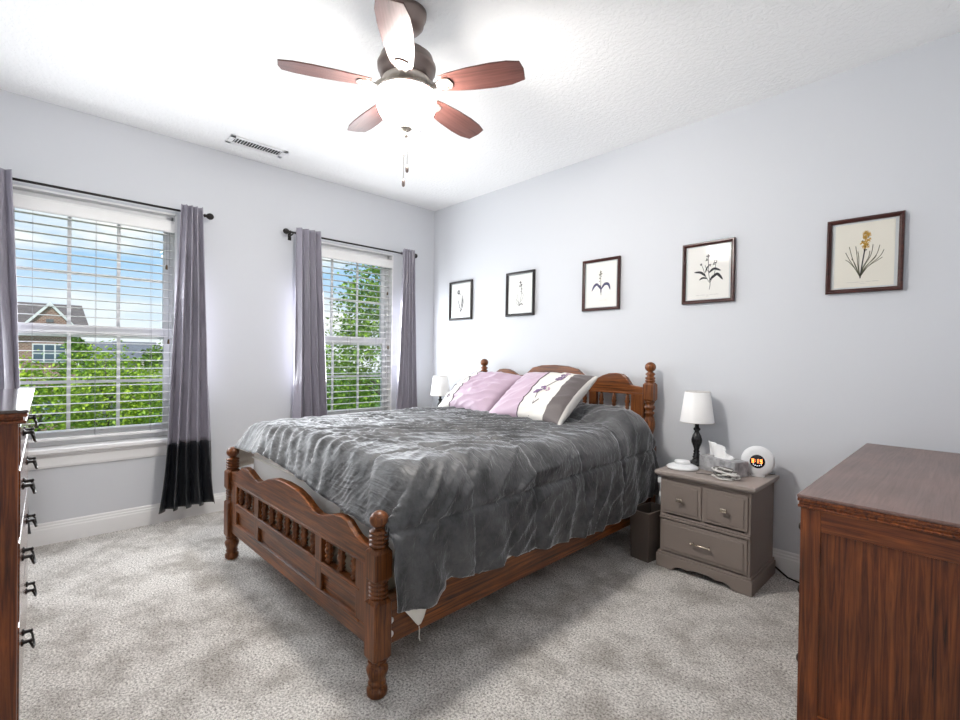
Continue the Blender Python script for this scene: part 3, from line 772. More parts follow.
# ------------------------------------------------------------------ nightstands
def pull_bar(par, x, y, z, L):
    bm = bmesh.new(); tube(bm, [(x - L / 2, y - .024, z), (x + L / 2, y - .024, z)], .005, 8)
    for s in (-1, 1):
        tube(bm, [(x + s * (L / 2 - .008), y, z), (x + s * (L / 2 - .008), y - .024, z)], .0045, 8)
        sphere(bm, (x + s * L / 2, y - .024, z), .0065, 1, 10, 6)
    return obj('handle', bm, CHROME, par)
def nightstand(label, loc):
    r = thing('nightstand', label, 'nightstand', loc, 0, 'taupe painted nightstands')
    w, d = .48, .395          # body, local x 0..w, y -d..0
    bm = B((0, .02, -d, 0, .07, .535), (w - .02, w, -d, 0, .07, .535), (.02, w - .02, -.012, 0, .07, .535), (.02, w - .02, -d + .03, -.012, .085, .10), (.02, w - .02, -d + .02, -.012, .29, .305),
           (.02, .03, -d, -d + .02, .085, .535), (w - .03, w - .02, -d, -d + .02, .085, .535), (.03, w - .03, -d, -d + .02, .508, .535), (w / 2 - .012, w / 2 + .012, -d, -d + .02, .31, .51))
    obj('case', bm, TAUPE, r, .003)
    bm = B((0.0, w, -d - .012, -d + .012, .286, .300), (0, w, -d - .007, -d + .012, .300, .312)); obj('mid_moulding', bm, TAUPE, r, .004)
    bm = B((-.028, w + .028, -d - .028, 0, .540, .562), (-.02, w + .02, -d - .02, 0, .531, .541)); obj('top', bm, TAUPETOP, r, .006)
    # plinth with scalloped lower edge
    sc = [(-.016, 0), (.075, 0), (.10, .022), (.13, .030), (.16, .024), (.20, .034), (w / 2, .036), (w - .20, .034), (w - .16, .024), (w - .13, .030), (w - .10, .022), (w - .075, 0), (w + .016, 0), (w + .016, .078), (-.016, .078)]
    bm = bmesh.new(); prism(bm, sc, -d - .016, -d + .006, 'xz'); box(bm, -.016, .004, -d + .006, 0, 0, .078); box(bm, w - .004, w + .016, -d + .006, 0, 0, .078)
    box(bm, -.010, w + .010, -d - .010, 0, .078, .092)
    obj('plinth', bm, TAUPE, r, .004)
    for x0, x1, z0, z1, k in ((.012, w / 2 - .006, .322, .508, 1), (w / 2 + .006, w - .012, .322, .508, 1), (.012, w - .012, .100, .280, 0)):
        bm = B((x0, x1, -d - .008, -d + .010, z0, z1), (x0 + .018, x1 - .018, -d - .013, -d - .006, z0 + .018, z1 - .018))
        dr = obj('drawer', bm, TAUPE, r, .004)
        xc, zc = (x0 + x1) / 2, (z0 + z1) / 2
        if k:
            bm = bmesh.new(); tube(bm, [(xc, -d - .012, zc), (xc, -d - .03, zc)], .006, 10); box(bm, xc - .017, xc + .017, -d - .040, -d - .028, zc - .010, zc + .010)
            obj('knob', bm, CHROME, dr, .003)
        else: pull_bar(dr, xc, -d - .010, zc, .10)
    return r
ns = nightstand('taupe painted three-drawer nightstand with alarm clock, between bed and right wall dresser', (2.716, -.018, 0))
NZ = .562
dup(ns, 'taupe nightstand mostly hidden behind the far side of the bed in the corner', (.225, -.018, 0))

def table_lamp(label, loc):
    r = thing('table_lamp', label, 'lamp', loc, 0, 'black table lamps with white shades')
    bm = bmesh.new()
    lathe(bm, [(.052, 0), (.055, .006), (.052, .014), (.036, .020), (.024, .030), (.018, .040), (.024, .048), (.018, .056), (.020, .066), (.014, .074), (.019, .082), (.014, .092), (.020, .112), (.030, .140), (.031, .156), (.024, .182), (.014, .200), (.012, .208), (.020, .216), (.020, .224), (.012, .232), (.012, .262)], seg=28)
    obj('turned_base', bm, BLACK, r)
    bm = bmesh.new(); tube(bm, [(0, 0, .26), (0, 0, .33)], .012, 10); obj('socket', bm, PLASTIC, r)
    bm = bmesh.new(); lathe(bm, [(.098, .262), (.072, .452), (.0705, .452), (.0965, .262), (.098, .262)], seg=40, cap=False)
    s = obj('lamp_shade', bm, SHADE, r)
    bm = bmesh.new()
    for rr, z in ((.0975, .2635), (.0715, .4505)): tube(bm, [(rr * math.cos(2 * PI * i / 36), rr * math.sin(2 * PI * i / 36), z) for i in range(36)], .0016, 6, closed=True)
    for a in (0, 2.094, 4.189): tube(bm, [(.012 * math.cos(a), .012 * math.sin(a), .44), (.071 * math.cos(a), .071 * math.sin(a), .447)], .0014, 6)
    tube(bm, [(0, 0, .33), (0, 0, .445)], .003, 6); lathe(bm, [(.012, .437), (.012, .443)], seg=12)
    obj('shade_ring', bm, NICKEL, s)
    return r
l1 = table_lamp('white-shaded black table lamp on the nightstand beside the alarm clock', (2.80, -.118, NZ))
dup(l1, 'white-shaded black table lamp in the far corner behind the bed, left of the pillows', (.385, -.20, NZ))

sm = thing('sound_machine', 'round white domed sound machine at the front of the lamp on the nightstand', 'sound machine', (2.785, -.285, NZ))
bm = bmesh.new(); lathe(bm, [(.074, 0), (.087, .003), (.088, .010), (.079, .018), (.061, .025), (.046, .030)], seg=40); obj('body', bm, PLASTIC, sm)
bm = bmesh.new(); lathe(bm, [(.043, .029), (.044, .042), (.040, .047), (.02, .050), (.001, .0505)], seg=36); obj('cap', bm, PLASTIC, sm)
bm = bmesh.new(); tube(bm, [(-.080, .02, .006), (-.095, .05, .004), (-.085, .10, .004), (-.06, .16, .004)], .0025, 6); obj('cord', bm, BLACK, sm)

TISSB = plain('grey_marbled_card', (.36, .36, .37), .6, var=.45, vscale=26)
tb = thing('tissue_box', 'grey patterned tissue box with white tissue pulled up, on the nightstand', 'tissue box', (2.985, -.205, NZ), math.radians(-20))
bm = B((-.118, .118, -.055, .055, 0, .084)); obj('carton', bm, TISSB, tb, .003)
bm = bmesh.new(); lathe(bm, [(.030, .0842), (.030, .0848)], seg=24)
for q in bm.verts: q.co.x *= 1.9
obj('slot', bm, WHITE, tb)
bm = bmesh.new(); G = []
for j in range(15):
    k = j / 14; row = []
    for i in range(17):
        s = i / 16 * 2 - 1
        x = -.02 + s * (.055 + .045 * k) + .04 * (1 - k) * (s + .2) * .6
        hgt = .084 + (.080 - .066 * smoothstep(-.35, 1, s)) * k
        y = .016 * math.sin(s * 6 + k) * (1 - .3 * k) + .012 * math.sin(s * 11) * k
        row.append(bm.verts.new((x, y, hgt)))
    G.append(row)
for a, b in zip(G, G[1:]):
    for i in range(16): bm.faces.new((a[i], a[i + 1], b[i + 1], b[i])).smooth = True
o = obj('tissue', bm, plain('tissue_paper', (.86, .86, .86), .9), tb); s_ = o.modifiers.new('t', 'SOLIDIFY'); s_.thickness = .001

# alarm clock
ck = thing('alarm_clock', 'round white sunrise alarm clock showing orange digits, on the nightstand', 'alarm clock', (3.148, -.150, NZ), math.radians(10))
bm = bmesh.new(); lathe(bm, [(.058, .030), (.074, .026), (.082, .012), (.083, 0), (.080, -.010), (.070, -.017), (.045, -.021), (.036, -.021)], 0, 0, .087, 48, axis='y')
for q in bm.verts: q.co.y = -q.co.y
obj('ring_body', bm, PLASTIC, ck)
bm = bmesh.new(); lathe(bm, [(.0375, .010), (.0375, .0225), (.036, .0235), (.0005, .0237)], 0, 0, .087, 40, axis='y'); disp = obj('display', bm, plain('black_display', (.008, .008, .012), .12), ck)
SEG = {'8': 'abcdefg', '1': 'bc', '9': 'abcdfg', '2': 'abged', '7': 'abc'}
bm = bmesh.new()
def digit(ch, x0, z0, w=.0115, h=.023, t=.0036):
    S = {'a': (0, w, h - t, h), 'g': (0, w, h / 2 - t / 2, h / 2 + t / 2), 'd': (0, w, 0, t), 'f': (0, t, h / 2, h), 'b': (w - t, w, h / 2, h), 'e': (0, t, 0, h / 2), 'c': (w - t, w, 0, h / 2)}
    for c in SEG[ch]:
        a = S[c]; box(bm, x0 + a[0], x0 + a[1], -.0246, -.0238, z0 + a[2], z0 + a[3])
for ch, x in (('8', -.027), ('1', -.0065), ('9', .0125)): digit(ch, x, .078)
for z in (.085, .093): box(bm, -.0095, -.0070, -.0246, -.0238, z, z + .0025)
obj('digits', bm, plain('orange_led', (.1, .02, .0), .5, emit=(1, .22, .05), es=3.5), disp)
bm = bmesh.new()
for x, z in ((-.019, .071), (-.010, .0655), (.0, .0635), (.010, .0655), (.019, .071)): lathe(bm, [(.0026, .0236), (.0026, .0243)], x, 0, z, 10, axis='y')
obj('touch_icons', bm, plain('white_led', (.2, .2, .25), .5, emit=(.8, .85, 1), es=1.0), disp)
bm = bmesh.new(); prism(bm, [(-.034, 0), (.034, 0), (.030, .010), (.018, .014), (-.018, .014), (-.030, .010)], -.014, .034, 'xz'); obj('stand', bm, PLASTIC, ck, .003)
bm = bmesh.new(); tube(bm, [(.0, .034, .006), (.03, .08, .004), (.06, .10, .004), (.075, .11, .004)], .0025, 6); obj('cord', bm, BLACK, ck)

# coiled charging cord
cc = thing('coiled_cord', 'heap of coiled white and grey cord on the nightstand front edge', 'cord', (3.045, -.345, NZ))
rnd = random.Random(5); bm = bmesh.new(); pts = []
for i in range(260):
    t = i / 260 * 2 * PI * 9.0; k = .78 + .22 * math.sin(t * .37 + 1)
    pts.append(((.066 * k) * math.cos(t) + .008 * math.sin(t * 2.7), (.045 * k) * math.sin(t) + .006 * math.cos(t * 3.1), .005 + .052 * (.5 + .5 * math.sin(t * .53 + 2)) * (i / 260 * .6 + .4)))
tube(bm, pts, .0042, 7); obj('white_coil', bm, plain('white_cord', (.72, .71, .68), .5), cc)
bm = bmesh.new(); pts = []
for i in range(170):
    t = i / 170 * 2 * PI * 5.2 + 1; k = .8 + .2 * math.sin(t * .6)
    pts.append((.062 * k * math.cos(t), .042 * k * math.sin(t), .007 + .046 * (.5 + .5 * math.sin(t * .71))))
pts = [(-.155, -.005, .003), (-.12, .012, .003), (-.09, .008, .004)] + pts
tube(bm, pts, .0032, 7); obj('grey_coil', bm, plain('grey_braided_cord', (.16, .15, .14), .5), cc)

# white charger adapter and cord hanging at the nightstand's left side
ca = thing('charger_cable', 'white charger cable looped down the left side of the nightstand', 'cable', (2.682, -.30, 0))
bm = bmesh.new(); tube(bm, [(0, 0, .50), (-.012, .0, .47), (-.02, -.005, .44), (-.006, -.01, .41), (-.016, -.008, .36), (-.022, .0, .335), (-.012, .012, .322), (-.004, .02, .34), (-.006, .03, .42), (.0, .03, .50)], .004, 7); obj('cord', bm, PLASTIC, ca)
obj('plug', B((-.034, -.006, -.014, .014, .455, .485)), PLASTIC, ca, .004)
obj('inline_switch', B((-.024, -.002, -.016, .008, .372, .402)), PLASTIC, ca, .004)

# waste bin
wb = thing('waste_bin', 'brown rectangular waste bin between the bed and the nightstand', 'waste bin', (2.612, -.335, 0), math.radians(-7))
bm = bmesh.new(); a, d, h = .064, .11, .295
def ringv(x, y, z): return [bm.verts.new(p) for p in ((-x, -y, z), (x, -y, z), (x, y, z), (-x, y, z))]
R4 = [ringv(a - .004, d - .008, 0), ringv(a + .002, d, h), ringv(a - .003, d - .005, h), ringv(a - .010, d - .013, .008)]
for p, q in zip(R4, R4[1:]):
    for i in range(4): bm.faces.new((p[i], p[(i + 1) % 4], q[(i + 1) % 4], q[i]))
bm.faces.new(R4[0][::-1]); bm.faces.new(R4[-1])
obj('bin_body', bm, BINM, wb, .002)
bm = bmesh.new(); tube(bm, [(-a - .001, -d - .001, h), (a + .001, -d - .001, h), (a + .001, d + .001, h), (-a - .001, d + .001, h)], .003, 6, closed=True); obj('rim', bm, TAUPE, wb)

# cable along the right baseboard
pc = thing('power_cable', 'black power cable lying along the right wall baseboard by the dresser', 'cable', (3.3, -.05, 0))
bm = bmesh.new(); tube(bm, [(-.10, .028, .045), (-.06, .025, .02), (-.02, .0, .008), (.04, -.02, .007), (.12, -.03, .007), (.25, -.02, .007)], .005, 8); obj('cord', bm, BLACK, pc)

# ------------------------------------------------------------------ dressers
DRAWM = wood('mahogany_drawer_front', (.020, .005, .002), (.105, .028, .009), (.23, .072, .024), 'x', rough=.22, coat=.8)
def bail(par, x, y, z, w=.075):
    """drop handle on two posts, at front face y, facing -y"""
    bm = bmesh.new()
    for s in (-1, 1):
        lathe(bm, [(.011, 0), (.012, .003), (.006, .006), (.005, .020), (.007, .024), (.002, .027)], 0, 0, 0, 10, axis='y')
        for v_ in bm.verts:
            if not v_.tag: v_.co += Vector((x + s * w / 2, y, z)); v_.tag = True
    pts = [(x - w / 2, y - .018, z), (x - w / 2 - .004, y - .024, z - .012), (x - w / 2 + .012, y - .028, z - .030), (x, y - .030, z - .036), (x + w / 2 - .012, y - .028, z - .030), (x + w / 2 + .004, y - .024, z - .012), (x + w / 2, y - .018, z)]
    n0 = len(bm.verts); tube(bm, pts, .0035, 7)
    return obj('handle', bm, IRON, par)

def chest(r, w, d, h, rows, cols_of, topm, knob=False, ov=.022, inset=0):
    """local: front at y = -d facing -y, x 0..w"""
    X, Y, Zm = MAH
    t = .05
    obj('top', B((-ov, w + ov, -d - ov, 0, h - .010, h)), [topm], r, .003)
    obj('top_moulding', B((-ov * .9, w + ov * .9, -d - ov * .9, 0, h - .021, h - .010), (-ov * .5, w + ov * .5, -d - ov * .5, 0, h - .031, h - .021), (-ov * .8, w + ov * .8, -d - ov * .8, 0, h - .040, h - .031)), X, r, .003)
    for x0, x1, s in ((0, .02, 1), (w - .02, w, -1)):
        a, b = (x0, x1)
        pa, pb = (x0 + .006, x1) if s > 0 else (x0, x1 - .006)
        obj('side_panel', B((pa, pb, -d + .05, -.05, .10, h - .10)), Zm, r)
        for y0, y1 in ((-d, -d + .052), (-.052, 0)): obj('stile', B((a, b, y0, y1, 0, h - .04)), Zm, r, .002)
        for z0, z1 in ((h - .105, h - .04), (.05, .14)): obj('side_rail', B((a, b, -d + .052, -.052, z0, z1)), Y, r, .002)
    obj('carcass', B((.02, w - .02, -.012, -.002, .05, h - .042), (.02, w - .02, -d + .024, -.012, h - .06, h - .042), (.02, w - .02, -d + .012, -.012, .05, .066)), X, r)
    for x0 in (.0201, w - .0451): obj('leg', B((x0, x0 + .025, -d, -d + .024, 0, h - .042)), Zm, r, .002)
    obj('base_apron', B((.045, w - .045, -d, -d + .02, .05, .085)), X, r, .002)
    for zi, (z0, z1) in enumerate(rows):
        n = cols_of[zi]; ww = (w - .094) / n
        for c in range(n):
            x0 = .047 + ww * c + .002; x1 = x0 + ww - .004
            dr = obj('drawer', B((x0, x1, -d - .004, -d + .018, z0, z1)), DRAWM, r, .003)
            if knob:
                for kx in (x0 + ww * .25, x0 + ww * .82):
                    bm = bmesh.new(); lathe(bm, [(.008, .0), (.007, .012), (.014, .018), (.016, .026), (.010, .032), (.001, .033)], 0, 0, 0, 14, axis='y')
                    for q in bm.verts: q.co += Vector((kx, -d - .004, (z0 + z1) / 2))
                    obj('knob', bm, IRON, dr)
            else:
                xs = ((x0 + x1) / 2,) if n == 2 else (x0 + ww * .25, x0 + ww * .75)
                for kx in xs: bail(dr, kx, -d - .004, (z0 + z1) / 2 + .015)
    return r
# tall chest at the left edge: its back to the front wall, front looking toward the bed (+y)
tall = thing('chest_of_drawers', 'tall wooden chest of drawers cut by the left edge of the photo', 'dresser', (2.085, -3.573, 0), math.radians(180 - 1.0))
chest(tall, .98, .452, 1.04, [(.87, .985), (.655, .855), (.405, .64), (.10, .39)], [2, 1, 1, 1], plain('dark_glossy_top', (.055, .035, .03), .12, coat=.6))
# low dresser at the right edge: back to the rear wall, front looking at the bed (-x)
low = thing('dresser', 'low reddish wooden dresser filling the lower right of the photo', 'dresser', (4.14, -.035, 0), math.radians(-90))
chest(low, 1.335, .527, .80, [(.565, .745), (.335, .55), (.10, .32)], [2, 2, 2], MAHTOP, knob=True, ov=.009)

# ------------------------------------------------------------------ pictures on the right wall
def picture(label, xc, w, strokes, fm, paper, border=.012, roll=0):
    """frame hangs on the wall y=0; strokes: list of (name, material, [polyline/leaf/blob ...]) in -1..1 x -1..1"""
    h = .386; zc = 1.760
    r = thing('picture_frame', label, 'picture', (xc, -.003, zc), 0, 'botanical prints on the right wall'); r.rotation_euler = (math.radians(-.5), math.radians(roll), 0)
    f, d = .021, .022
    bm = bmesh.new()
    prof = [(0, 0), (0, -d * .8), (.004, -d), (.010, -d), (.013, -d * .8), (f, -d * .62), (f, -.004), (f, 0)]
    ring = []
    for sx, sz in ((-1, -1), (1, -1), (1, 1), (-1, 1)):
        ring.append([bm.verts.new((sx * (w / 2 - p), y, sz * (h / 2 - p))) for p, y in prof])
    for i in range(4):
        a, b = ring[i], ring[(i + 1) % 4]
        for k in range(len(prof)):
            bm.faces.new((a[k], b[k], b[(k + 1) % len(prof)], a[(k + 1) % len(prof)]))
    obj('moulding', bm, fm, r)
    iw, ih = w / 2 - f, h / 2 - f
    obj('mat_board', B((-iw - .004, iw + .004, -.005, -.001, -ih - .004, ih + .004)), MATB, r)
    pr = obj('print', B((-iw + border, iw - border, -.0062, -.005, -ih + border * .6, ih - border * .6)), paper, r)
    pw, ph = iw - border, ih - border
    for nm, m, items in strokes:
        bm = bmesh.new()
        for it in items:
            kind = it[0]
            if kind == 'l':                      # stem: ('l', width, pts)
                pts = [Vector((p[0] * pw, p[1] * ph)) for p in it[2]]; q = len(pts)
                # smooth
                L = []
                for i in range(q - 1):
                    for k in range(6):
                        t = k / 6; p0, p1, p2, p3 = pts[max(0, i - 1)], pts[i], pts[i + 1], pts[min(q - 1, i + 2)]
                        L.append(.5 * ((2 * p1) + (p2 - p0) * t + (2 * p0 - 5 * p1 + 4 * p2 - p3) * t * t + (3 * p1 - p0 - 3 * p2 + p3) * t ** 3))
                L.append(pts[-1]); wd = it[1] * .68
                lf = it[3] if len(it) > 3 else 0
                A, C = [], []
                for i, p in enumerate(L):
                    a, b = L[max(0, i - 1)], L[min(len(L) - 1, i + 1)]; t = (b - a); n = Vector((-t.y, t.x)); n = n.normalized() if n.length else Vector((0, 1))
                    k = i / (len(L) - 1); ww = wd * (math.sin(PI * min(1, .04 + .96 * k)) ** .7 + .08 if lf else 1)
                    A.append(bm.verts.new((p.x + n.x * ww, -.0066, p.y + n.y * ww))); C.append(bm.verts.new((p.x - n.x * ww, -.0066, p.y - n.y * ww)))
                for i in range(len(L) - 1): bm.faces.new((A[i], A[i + 1], C[i + 1], C[i]))
            elif kind == 'b':                    # blossom blob: ('b', x, y, radius, petals)
                x, y, rad, n = it[1] * pw, it[2] * ph, it[3] * .8, it[4]
                V = []
                for i in range(n * 6):
                    a = 2 * PI * i / (n * 6); rr = rad * (.62 + .38 * math.cos(a * n))
                    V.append(bm.verts.new((x + rr * math.cos(a + x * 50), -.0068, y + rr * math.sin(a + x * 50))))
                bm.faces.new(V)
        for fc in bm.faces:
            fc.normal_update()
        o = obj(nm, bm, m, pr)
    gl = obj('glazing', B((-iw - .002, iw + .002, -.0105, -.0095, -ih - .002, ih + .002)), PGLASS, r)
    return r
MATB = plain('pale_mat_board', (.62, .65, .65), .7)
PGLASS = glass_mat('picture_glass', (.99, .99, .99), 1.08)
def cap(y, segs):
    return ('caption', CAPINK, [('l', .0011, [(a, y), ((a + b) / 2, y + .004), (b, y)]) for a, b in segs])
CAPS = [cap(-.88, [(-.55, -.40), (-.36, -.12), (-.04, .02), (.10, .26), (.30, .52)]), cap(-.93, [(-.08, .06)])]
D = {}
# iris-like bloom on one stem with long leaves
picture('small dark-framed single-stem bloom print, leftmost of the row, nearest the room corner', .450, .335,
        [('stem', INK, [('l', .004, [(.0, -.75), (.06, -.2), (.02, .3), (-.12, .45)]), ('l', .009, [(.02, -.72), (.25, -.2), (.22, .22)], 1), ('l', .008, [(0, -.7), (-.16, -.3), (-.28, .08)], 1), ('l', .006, [(.04, -.5), (.2, .1), (.14, .35)], 1)]),
         ('bloom', INK, [('b', -.22, .44, .026, 3), ('b', -.32, .52, .022, 4), ('b', -.18, .58, .020, 3), ('b', -.30, .64, .014, 3)]), CAPS[0]], FRAMED, PAPER)
picture('framed print of a slender stem with small dark flowers, second from the corner', 1.233, .325,
        [('stem', INK, [('l', .0025, [(-.1, -.7), (.1, -.1), (.12, .35), (.0, .72)]), ('l', .0022, [(-.1, -.62), (-.3, -.5), (-.38, -.35)]), ('l', .0022, [(-.08, -.55), (-.32, -.3), (-.4, -.15)]), ('l', .0022, [(-.05, -.5), (.2, -.3), (.3, -.05)]), ('l', .006, [(-.1, -.66), (.1, -.55), (.3, -.62)], 1), ('l', .0022, [(-.1, -.6), (-.2, -.2), (-.2, .0)])]),
         ('bloom', INK, [('b', .02, .62, .018, 4), ('b', .12, .48, .016, 3), ('b', -.02, .42, .017, 4), ('b', .14, .26, .013, 3), ('b', .08, .12, .010, 3), ('b', .2, .02, .008, 3)]),
         CAPS[0]], FRAMED, PAPER)
picture('framed print of a plant with two drooping violet-grey leaves, middle of the row', 2.037, .318,
        [('stem', INKG, [('l', .003, [(.02, -.5), (.0, -.1), (-.02, .3), (-.02, .62)])]),
         ('leaf', INKB, [('l', .013, [(.0, -.22), (-.25, .02), (-.45, -.05), (-.62, -.28)], 1), ('l', .014, [(.02, -.22), (.25, .0), (.5, -.02), (.62, -.28)], 1), ('l', .008, [(.01, -.42), (.0, -.2), (-.08, .0)], 1)]),
         ('bloom', INKG, [('b', -.03, .60, .014, 3), ('b', -.08, .46, .014, 4), ('b', .02, .50, .013, 3), ('b', -.08, .30, .011, 3), ('b', .0, .38, .010, 3), ('b', -.10, .16, .008, 3)]),
         cap(-.74, [(-.1, .12), (.2, .42)])], FRAMEW, PAPER)
picture('framed print of a branching dark plant with several leaves, second from the right', 2.807, .316,
        [('stem', INK, [('l', .0024, [(.08, -.68), (.12, -.42), (.05, -.1), (.02, .3), (.0, .6)]), ('l', .002, [(.1, -.42), (-.1, -.15), (-.25, .2), (-.35, .35)]), ('l', .002, [(.12, -.4), (.3, -.1), (.36, .2), (.34, .42)]), ('l', .002, [(.04, 0), (-.1, .2), (-.15, .3)])]),
         ('leaf', INK, [('l', .010, [(-.1, -.15), (-.35, .02), (-.68, .05)], 1), ('l', .008, [(-.02, -.24), (-.25, -.2), (-.42, -.28)], 1), ('l', .010, [(.05, -.02), (.3, .12), (.62, .02)], 1), ('l', .012, [(.2, -.25), (.45, -.1), (.72, -.34)], 1), ('l', .006, [(-.12, .0), (-.05, .18), (.06, .28)], 1), ('l', .007, [(.08, -.36), (.2, -.2), (.32, -.12)], 1)]),
         ('bloom', INK, [('b', .0, .64, .017, 4), ('b', -.06, .5, .013, 3), ('b', .36, .38, .016, 4), ('b', .28, .30, .011, 3), ('b', -.34, .34, .012, 4), ('b', .1, .28, .012, 3)])] + CAPS, FRAMEW, PAPER)
leaves = []
for i, (x, y) in enumerate(((-.62, .12), (-.5, .3), (-.42, -.1), (-.28, .3), (-.62, -.12), (.66, .1), (.52, .26), (.42, -.06), (.3, .3), (.62, -.14), (-.2, .12), (.2, .1))):
    leaves.append(('l', .0022, [(-.10, -.72), (-.08 + x * .35, -.42 + .05 * (y + .3)), (x * .8, y * .4 - .15), (x, y)]))
gold = []; rnd = random.Random(3)
for i in range(26):
    y = .22 + .52 * i / 25; wv = .17 * math.sin(PI * min(1, (i + 3) / 28)) + .02
    gold.append(('b', .06 + rnd.uniform(-wv, wv), y, rnd.uniform(.008, .015), rnd.choice((3, 4, 5))))
picture('large-looking framed print of a golden flower spike with fine leaves, rightmost of the row', 3.575, .310,
        [('stem', INK, [('l', .004, [(-.10, -.76), (-.04, -.3), (.02, .1), (.05, .3)]), ('b', .04, .14, .011, 3)]),
         ('leaf', INKG, leaves), ('bloom', GOLDINK, gold), ('sepal', INKG, [('b', .12, .30, .008, 3), ('b', -.04, .44, .007, 3), ('b', .14, .56, .007, 3), ('b', .04, .68, .007, 3)])] + CAPS, FRAMEW, PAPERY, border=.014, roll=.6)

# ------------------------------------------------------------------ outside the windows (upper floor: ground 3 m below)
GZ = -3.0
GRASS = plain('lawn_grass', (.10, .22, .03), .9, var=.4, vscale=3)
g = struct('ground', B((-90, -WT - .3, -60, 60, GZ - .2, GZ)), GRASS)
def brick():
    m, n, l, b = new_mat('red_brick'); t = n.new('ShaderNodeTexCoord'); sx = n.new('ShaderNodeSeparateXYZ'); mp = n.new('ShaderNodeCombineXYZ')
    l.new(t.outputs['Object'], sx.inputs[0]); l.new(sx.outputs[1], mp.inputs[0]); l.new(sx.outputs[2], mp.inputs[1])
    k = n.new('ShaderNodeTexBrick'); k.inputs['Scale'].default_value = 4.0
    k.inputs['Color1'].default_value = (.34, .17, .12, 1); k.inputs['Color2'].default_value = (.25, .12, .09, 1); k.inputs['Mortar'].default_value = (.45, .40, .36, 1)
    k.inputs['Mortar Size'].default_value = .03
    l.new(mp.outputs[0], k.inputs[0]); l.new(k.outputs[0], b.inputs['Base Color']); b.inputs['Roughness'].default_value = .9; return m
BRICK = brick(); ROOF = plain('brown_shingle', (.16, .13, .115), .9, var=.25, vscale=6); ROOFG = plain('grey_shingle', (.17, .175, .19), .9, var=.2, vscale=5)
PANE = plain('dark_pane', (.10, .14, .19), .08); SIDING = plain('beige_siding', (.55, .50, .43), .8)
# brick house: gable front seen square on
hs = thing('house', 'red brick house with a pointed gable and brown shingle roof, seen left through the window', 'house', (-24, 0, GZ))
y0, y1 = -9.5, -1.42
obj('wall', B((-8, 0, y0, y1, 0, 5.2)), BRICK, hs)
bm = bmesh.new(); prism(bm, [(-8.4, 5.15), (.45, 5.15), (.45, 5.27), (-3.9, 6.52), (-4.0, 6.52), (-8.4, 5.27)], y0 - .3, y1 + .25, 'xz'); obj('roof', bm, ROOF, hs)
gy, gw, gz = -2.48, .82, 5.25
bm = bmesh.new(); prism(bm, [(gy - gw, gz - .1), (gy + gw, gz - .1), (gy, gz + .90)], -2.5, .30, 'yz'); gb = obj('gable', bm, BRICK, hs)
bm = bmesh.new()
for s in (-1, 1):
    prism(bm, [(gy + s * (gw + .16), gz - .26), (gy + s * (gw + .16), gz - .12), (gy, gz + 1.05), (gy, gz + .90)], .28, .40, 'yz')
obj('barge_board', bm, WHITE, gb)
obj('gable_vent', B((.30, .34, gy - .12, gy + .12, gz + .16, gz + .30)), ROOFG, gb)
obj('gutter', B((.30, .44, y0 - .3, gy - gw, 5.08, 5.18)), WHITE, hs); obj('gutter', B((.30, .44, gy + gw, y1 + .25, 5.08, 5.18)), WHITE, hs)
obj('downpipe', B((.0, .08, y1 - .15, y1 - .07, 0, 5.1)), WHITE, hs)
for z0, z1 in ((3.66, 4.48), (1.0, 2.0)):
    wf = obj('window', B((.0, .06, gy - .56, gy + .56, z0, z1)), WHITE, hs)
    for k in (-1, 0, 1):
        for a, b in ((z0 + .05, (z0 + z1) / 2 - .03), ((z0 + z1) / 2 + .03, z1 - .05)): obj('pane', B((.04, .08, gy + k * .36 - .15, gy + k * .36 + .15, a, b)), PANE, wf)

def far_house(loc, w, d, h, rh, label, wm, rm):
    o = thing('house', label, 'house', loc)
    obj('wall', B((-d, 0, 0, w, 0, h)), wm, o)
    bm = bmesh.new(); prism(bm, [(-d - .3, h - .05), (.3, h - .05), (-d / 2, h + rh)], -.2, w + .2, 'xz'); obj('roof', bm, rm, o)
    for k in range(2):
        f = obj('window', B((0, .06, w * (.15 + .45 * k), w * (.15 + .45 * k) + w * .2, h - 1.3, h - .5)), WHITE, o); obj('pane', B((.04, .08, w * (.15 + .45 * k) + .08, w * (.15 + .45 * k) + w * .2 - .08, h - 1.22, h - .58)), PANE, f)
    return o
far_house((-33, -.8, GZ), 2.9, 6, 3.7, 1.1, 'far house with long grey roof beyond the brick house, between the window bars', SIDING, ROOFG)
far_house((-42, 2.0, GZ), 2.6, 6, 4.0, 1.0, 'farthest pale house with grey roof behind the green trees', SIDING, ROOFG)

def leaf_mat(name, a, b_):
    m, n, l, b = new_mat(name)
    t = n.new('ShaderNodeTexCoord'); z = n.new('ShaderNodeTexNoise'); z.inputs['Scale'].default_value = 5; z.inputs['Detail'].default_value = 4; l.new(t.outputs['Object'], z.inputs[0])
    r = n.new('ShaderNodeValToRGB'); r.color_ramp.elements[0].position = .35; r.color_ramp.elements[1].position = .65; r.color_ramp.elements[0].color = (*a, 1); r.color_ramp.elements[1].color = (*b_, 1)
    l.new(z.outputs[0], r.inputs[0]); l.new(r.outputs[0], b.inputs['Base Color']); b.inputs['Roughness'].default_value = .5; b.inputs['Specular IOR Level'].default_value = .3
    return m
LEAF = leaf_mat('spring_leaves', (.14, .30, .02), (.52, .66, .06)); LEAFD = leaf_mat('deep_leaves', (.07, .18, .02), (.30, .46, .05))
BARK = plain('grey_bark', (.12, .09, .07), .9, bump=.5, bscale=20)
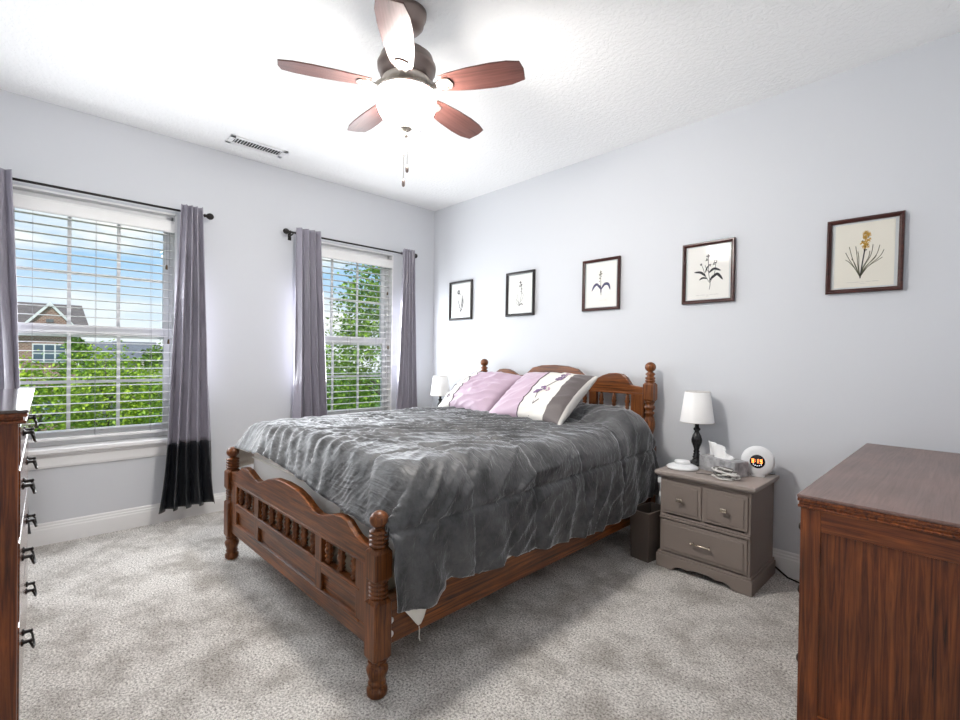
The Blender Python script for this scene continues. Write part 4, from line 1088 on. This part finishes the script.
def tree(label, x, y, top, rad, sq, n, leaf, lm, seed, name='tree', low=None):
    rnd = random.Random(seed)
    o = thing(name, label, 'tree', (x, y, GZ)); h = top - GZ; cz = h - rad * sq
    bm = bmesh.new(); tube(bm, [(0, 0, 0), (.04, .02, h * .3), (0, .05, h * .6), (0, 0, h * .92)], lambda k: .11 * (1 - .85 * k) * rad / 1.5, 8)
    for i in range(11):
        a = rnd.uniform(0, 6.28); z0 = h * rnd.uniform(.3, .75); q = rad * rnd.uniform(.5, .85)
        tube(bm, [(0, 0, z0), (q * .5 * math.cos(a), q * .5 * math.sin(a), z0 + q * .35), (q * math.cos(a), q * math.sin(a), z0 + q * .6)], lambda k: .035 * (1 - .8 * k), 5)
    obj('trunk', bm, BARK, o)
    bm = bmesh.new(); cl = []
    for i in range(max(24, n // 45)):
        d = Vector((rnd.gauss(0, 1), rnd.gauss(0, 1), rnd.gauss(0, 1))).normalized(); q = rnd.uniform(.45, 1) ** .5
        cl.append(Vector((d.x * rad * q, d.y * rad * q, cz + d.z * rad * sq * q)))
    for i in range(n):
        c = rnd.choice(cl); s = rad * .17
        p = c + Vector((rnd.gauss(0, s), rnd.gauss(0, s), rnd.gauss(0, s * .7)))
        u = Vector((rnd.gauss(0, 1), rnd.gauss(0, 1), rnd.gauss(0, .5))).normalized(); w_ = (u.orthogonal() + Vector((rnd.gauss(0, .4), rnd.gauss(0, .4), rnd.gauss(0, .4)))); w_ = (w_ - u * w_.dot(u)).normalized()
        L = leaf * rnd.uniform(.7, 1.3)
        v = [bm.verts.new(p + u * a + w_ * b) for a, b in ((0, 0), (L * .45, L * .30), (L, 0), (L * .45, -L * .30))]
        bm.faces.new(v)
    obj('foliage', bm, lm, o)
    return o
tree('bright green tree on the left seen through the left window, before the brick house', -8.8, -3.0, .98, .95, 1.9, 9000, .085, LEAF, 1)
tree('tallest bright green tree amid the left window, before the far roofs', -9.7, -1.85, 1.28, .95, 2.0, 9000, .085, LEAF, 2)
tree('bright green tree at the right side of the left window', -8.9, -.85, .95, .95, 1.9, 9000, .085, LEAF, 3)
tree('low yellow-green tree nearest the left window, at the bottom of its panes', -6.6, -2.35, -.28, .85, 1.5, 7000, .08, LEAF, 4)
tree('low leafy tree at the bottom right of the left window', -6.9, -1.05, -.10, .85, 1.5, 7000, .08, LEAF, 5)
tree('dark green conical tree standing before the grey far roof', -18, -1.9, 1.75, .55, 2.6, 3000, .13, LEAFD, 7)
tree('distant rounded tree right of the far grey roofs', -30, 3.2, 1.6, 1.5, 1.1, 3500, .22, LEAFD, 8)
tree('tall full tree filling the right half of the bedside window', -5.0, 2.75, 3.6, 1.15, 2.2, 16000, .085, LEAFD, 9)
tree('leafy tree low in the left part of the bedside window', -7.6, 2.35, 1.45, 1.1, 1.9, 10000, .10, LEAFD, 10)
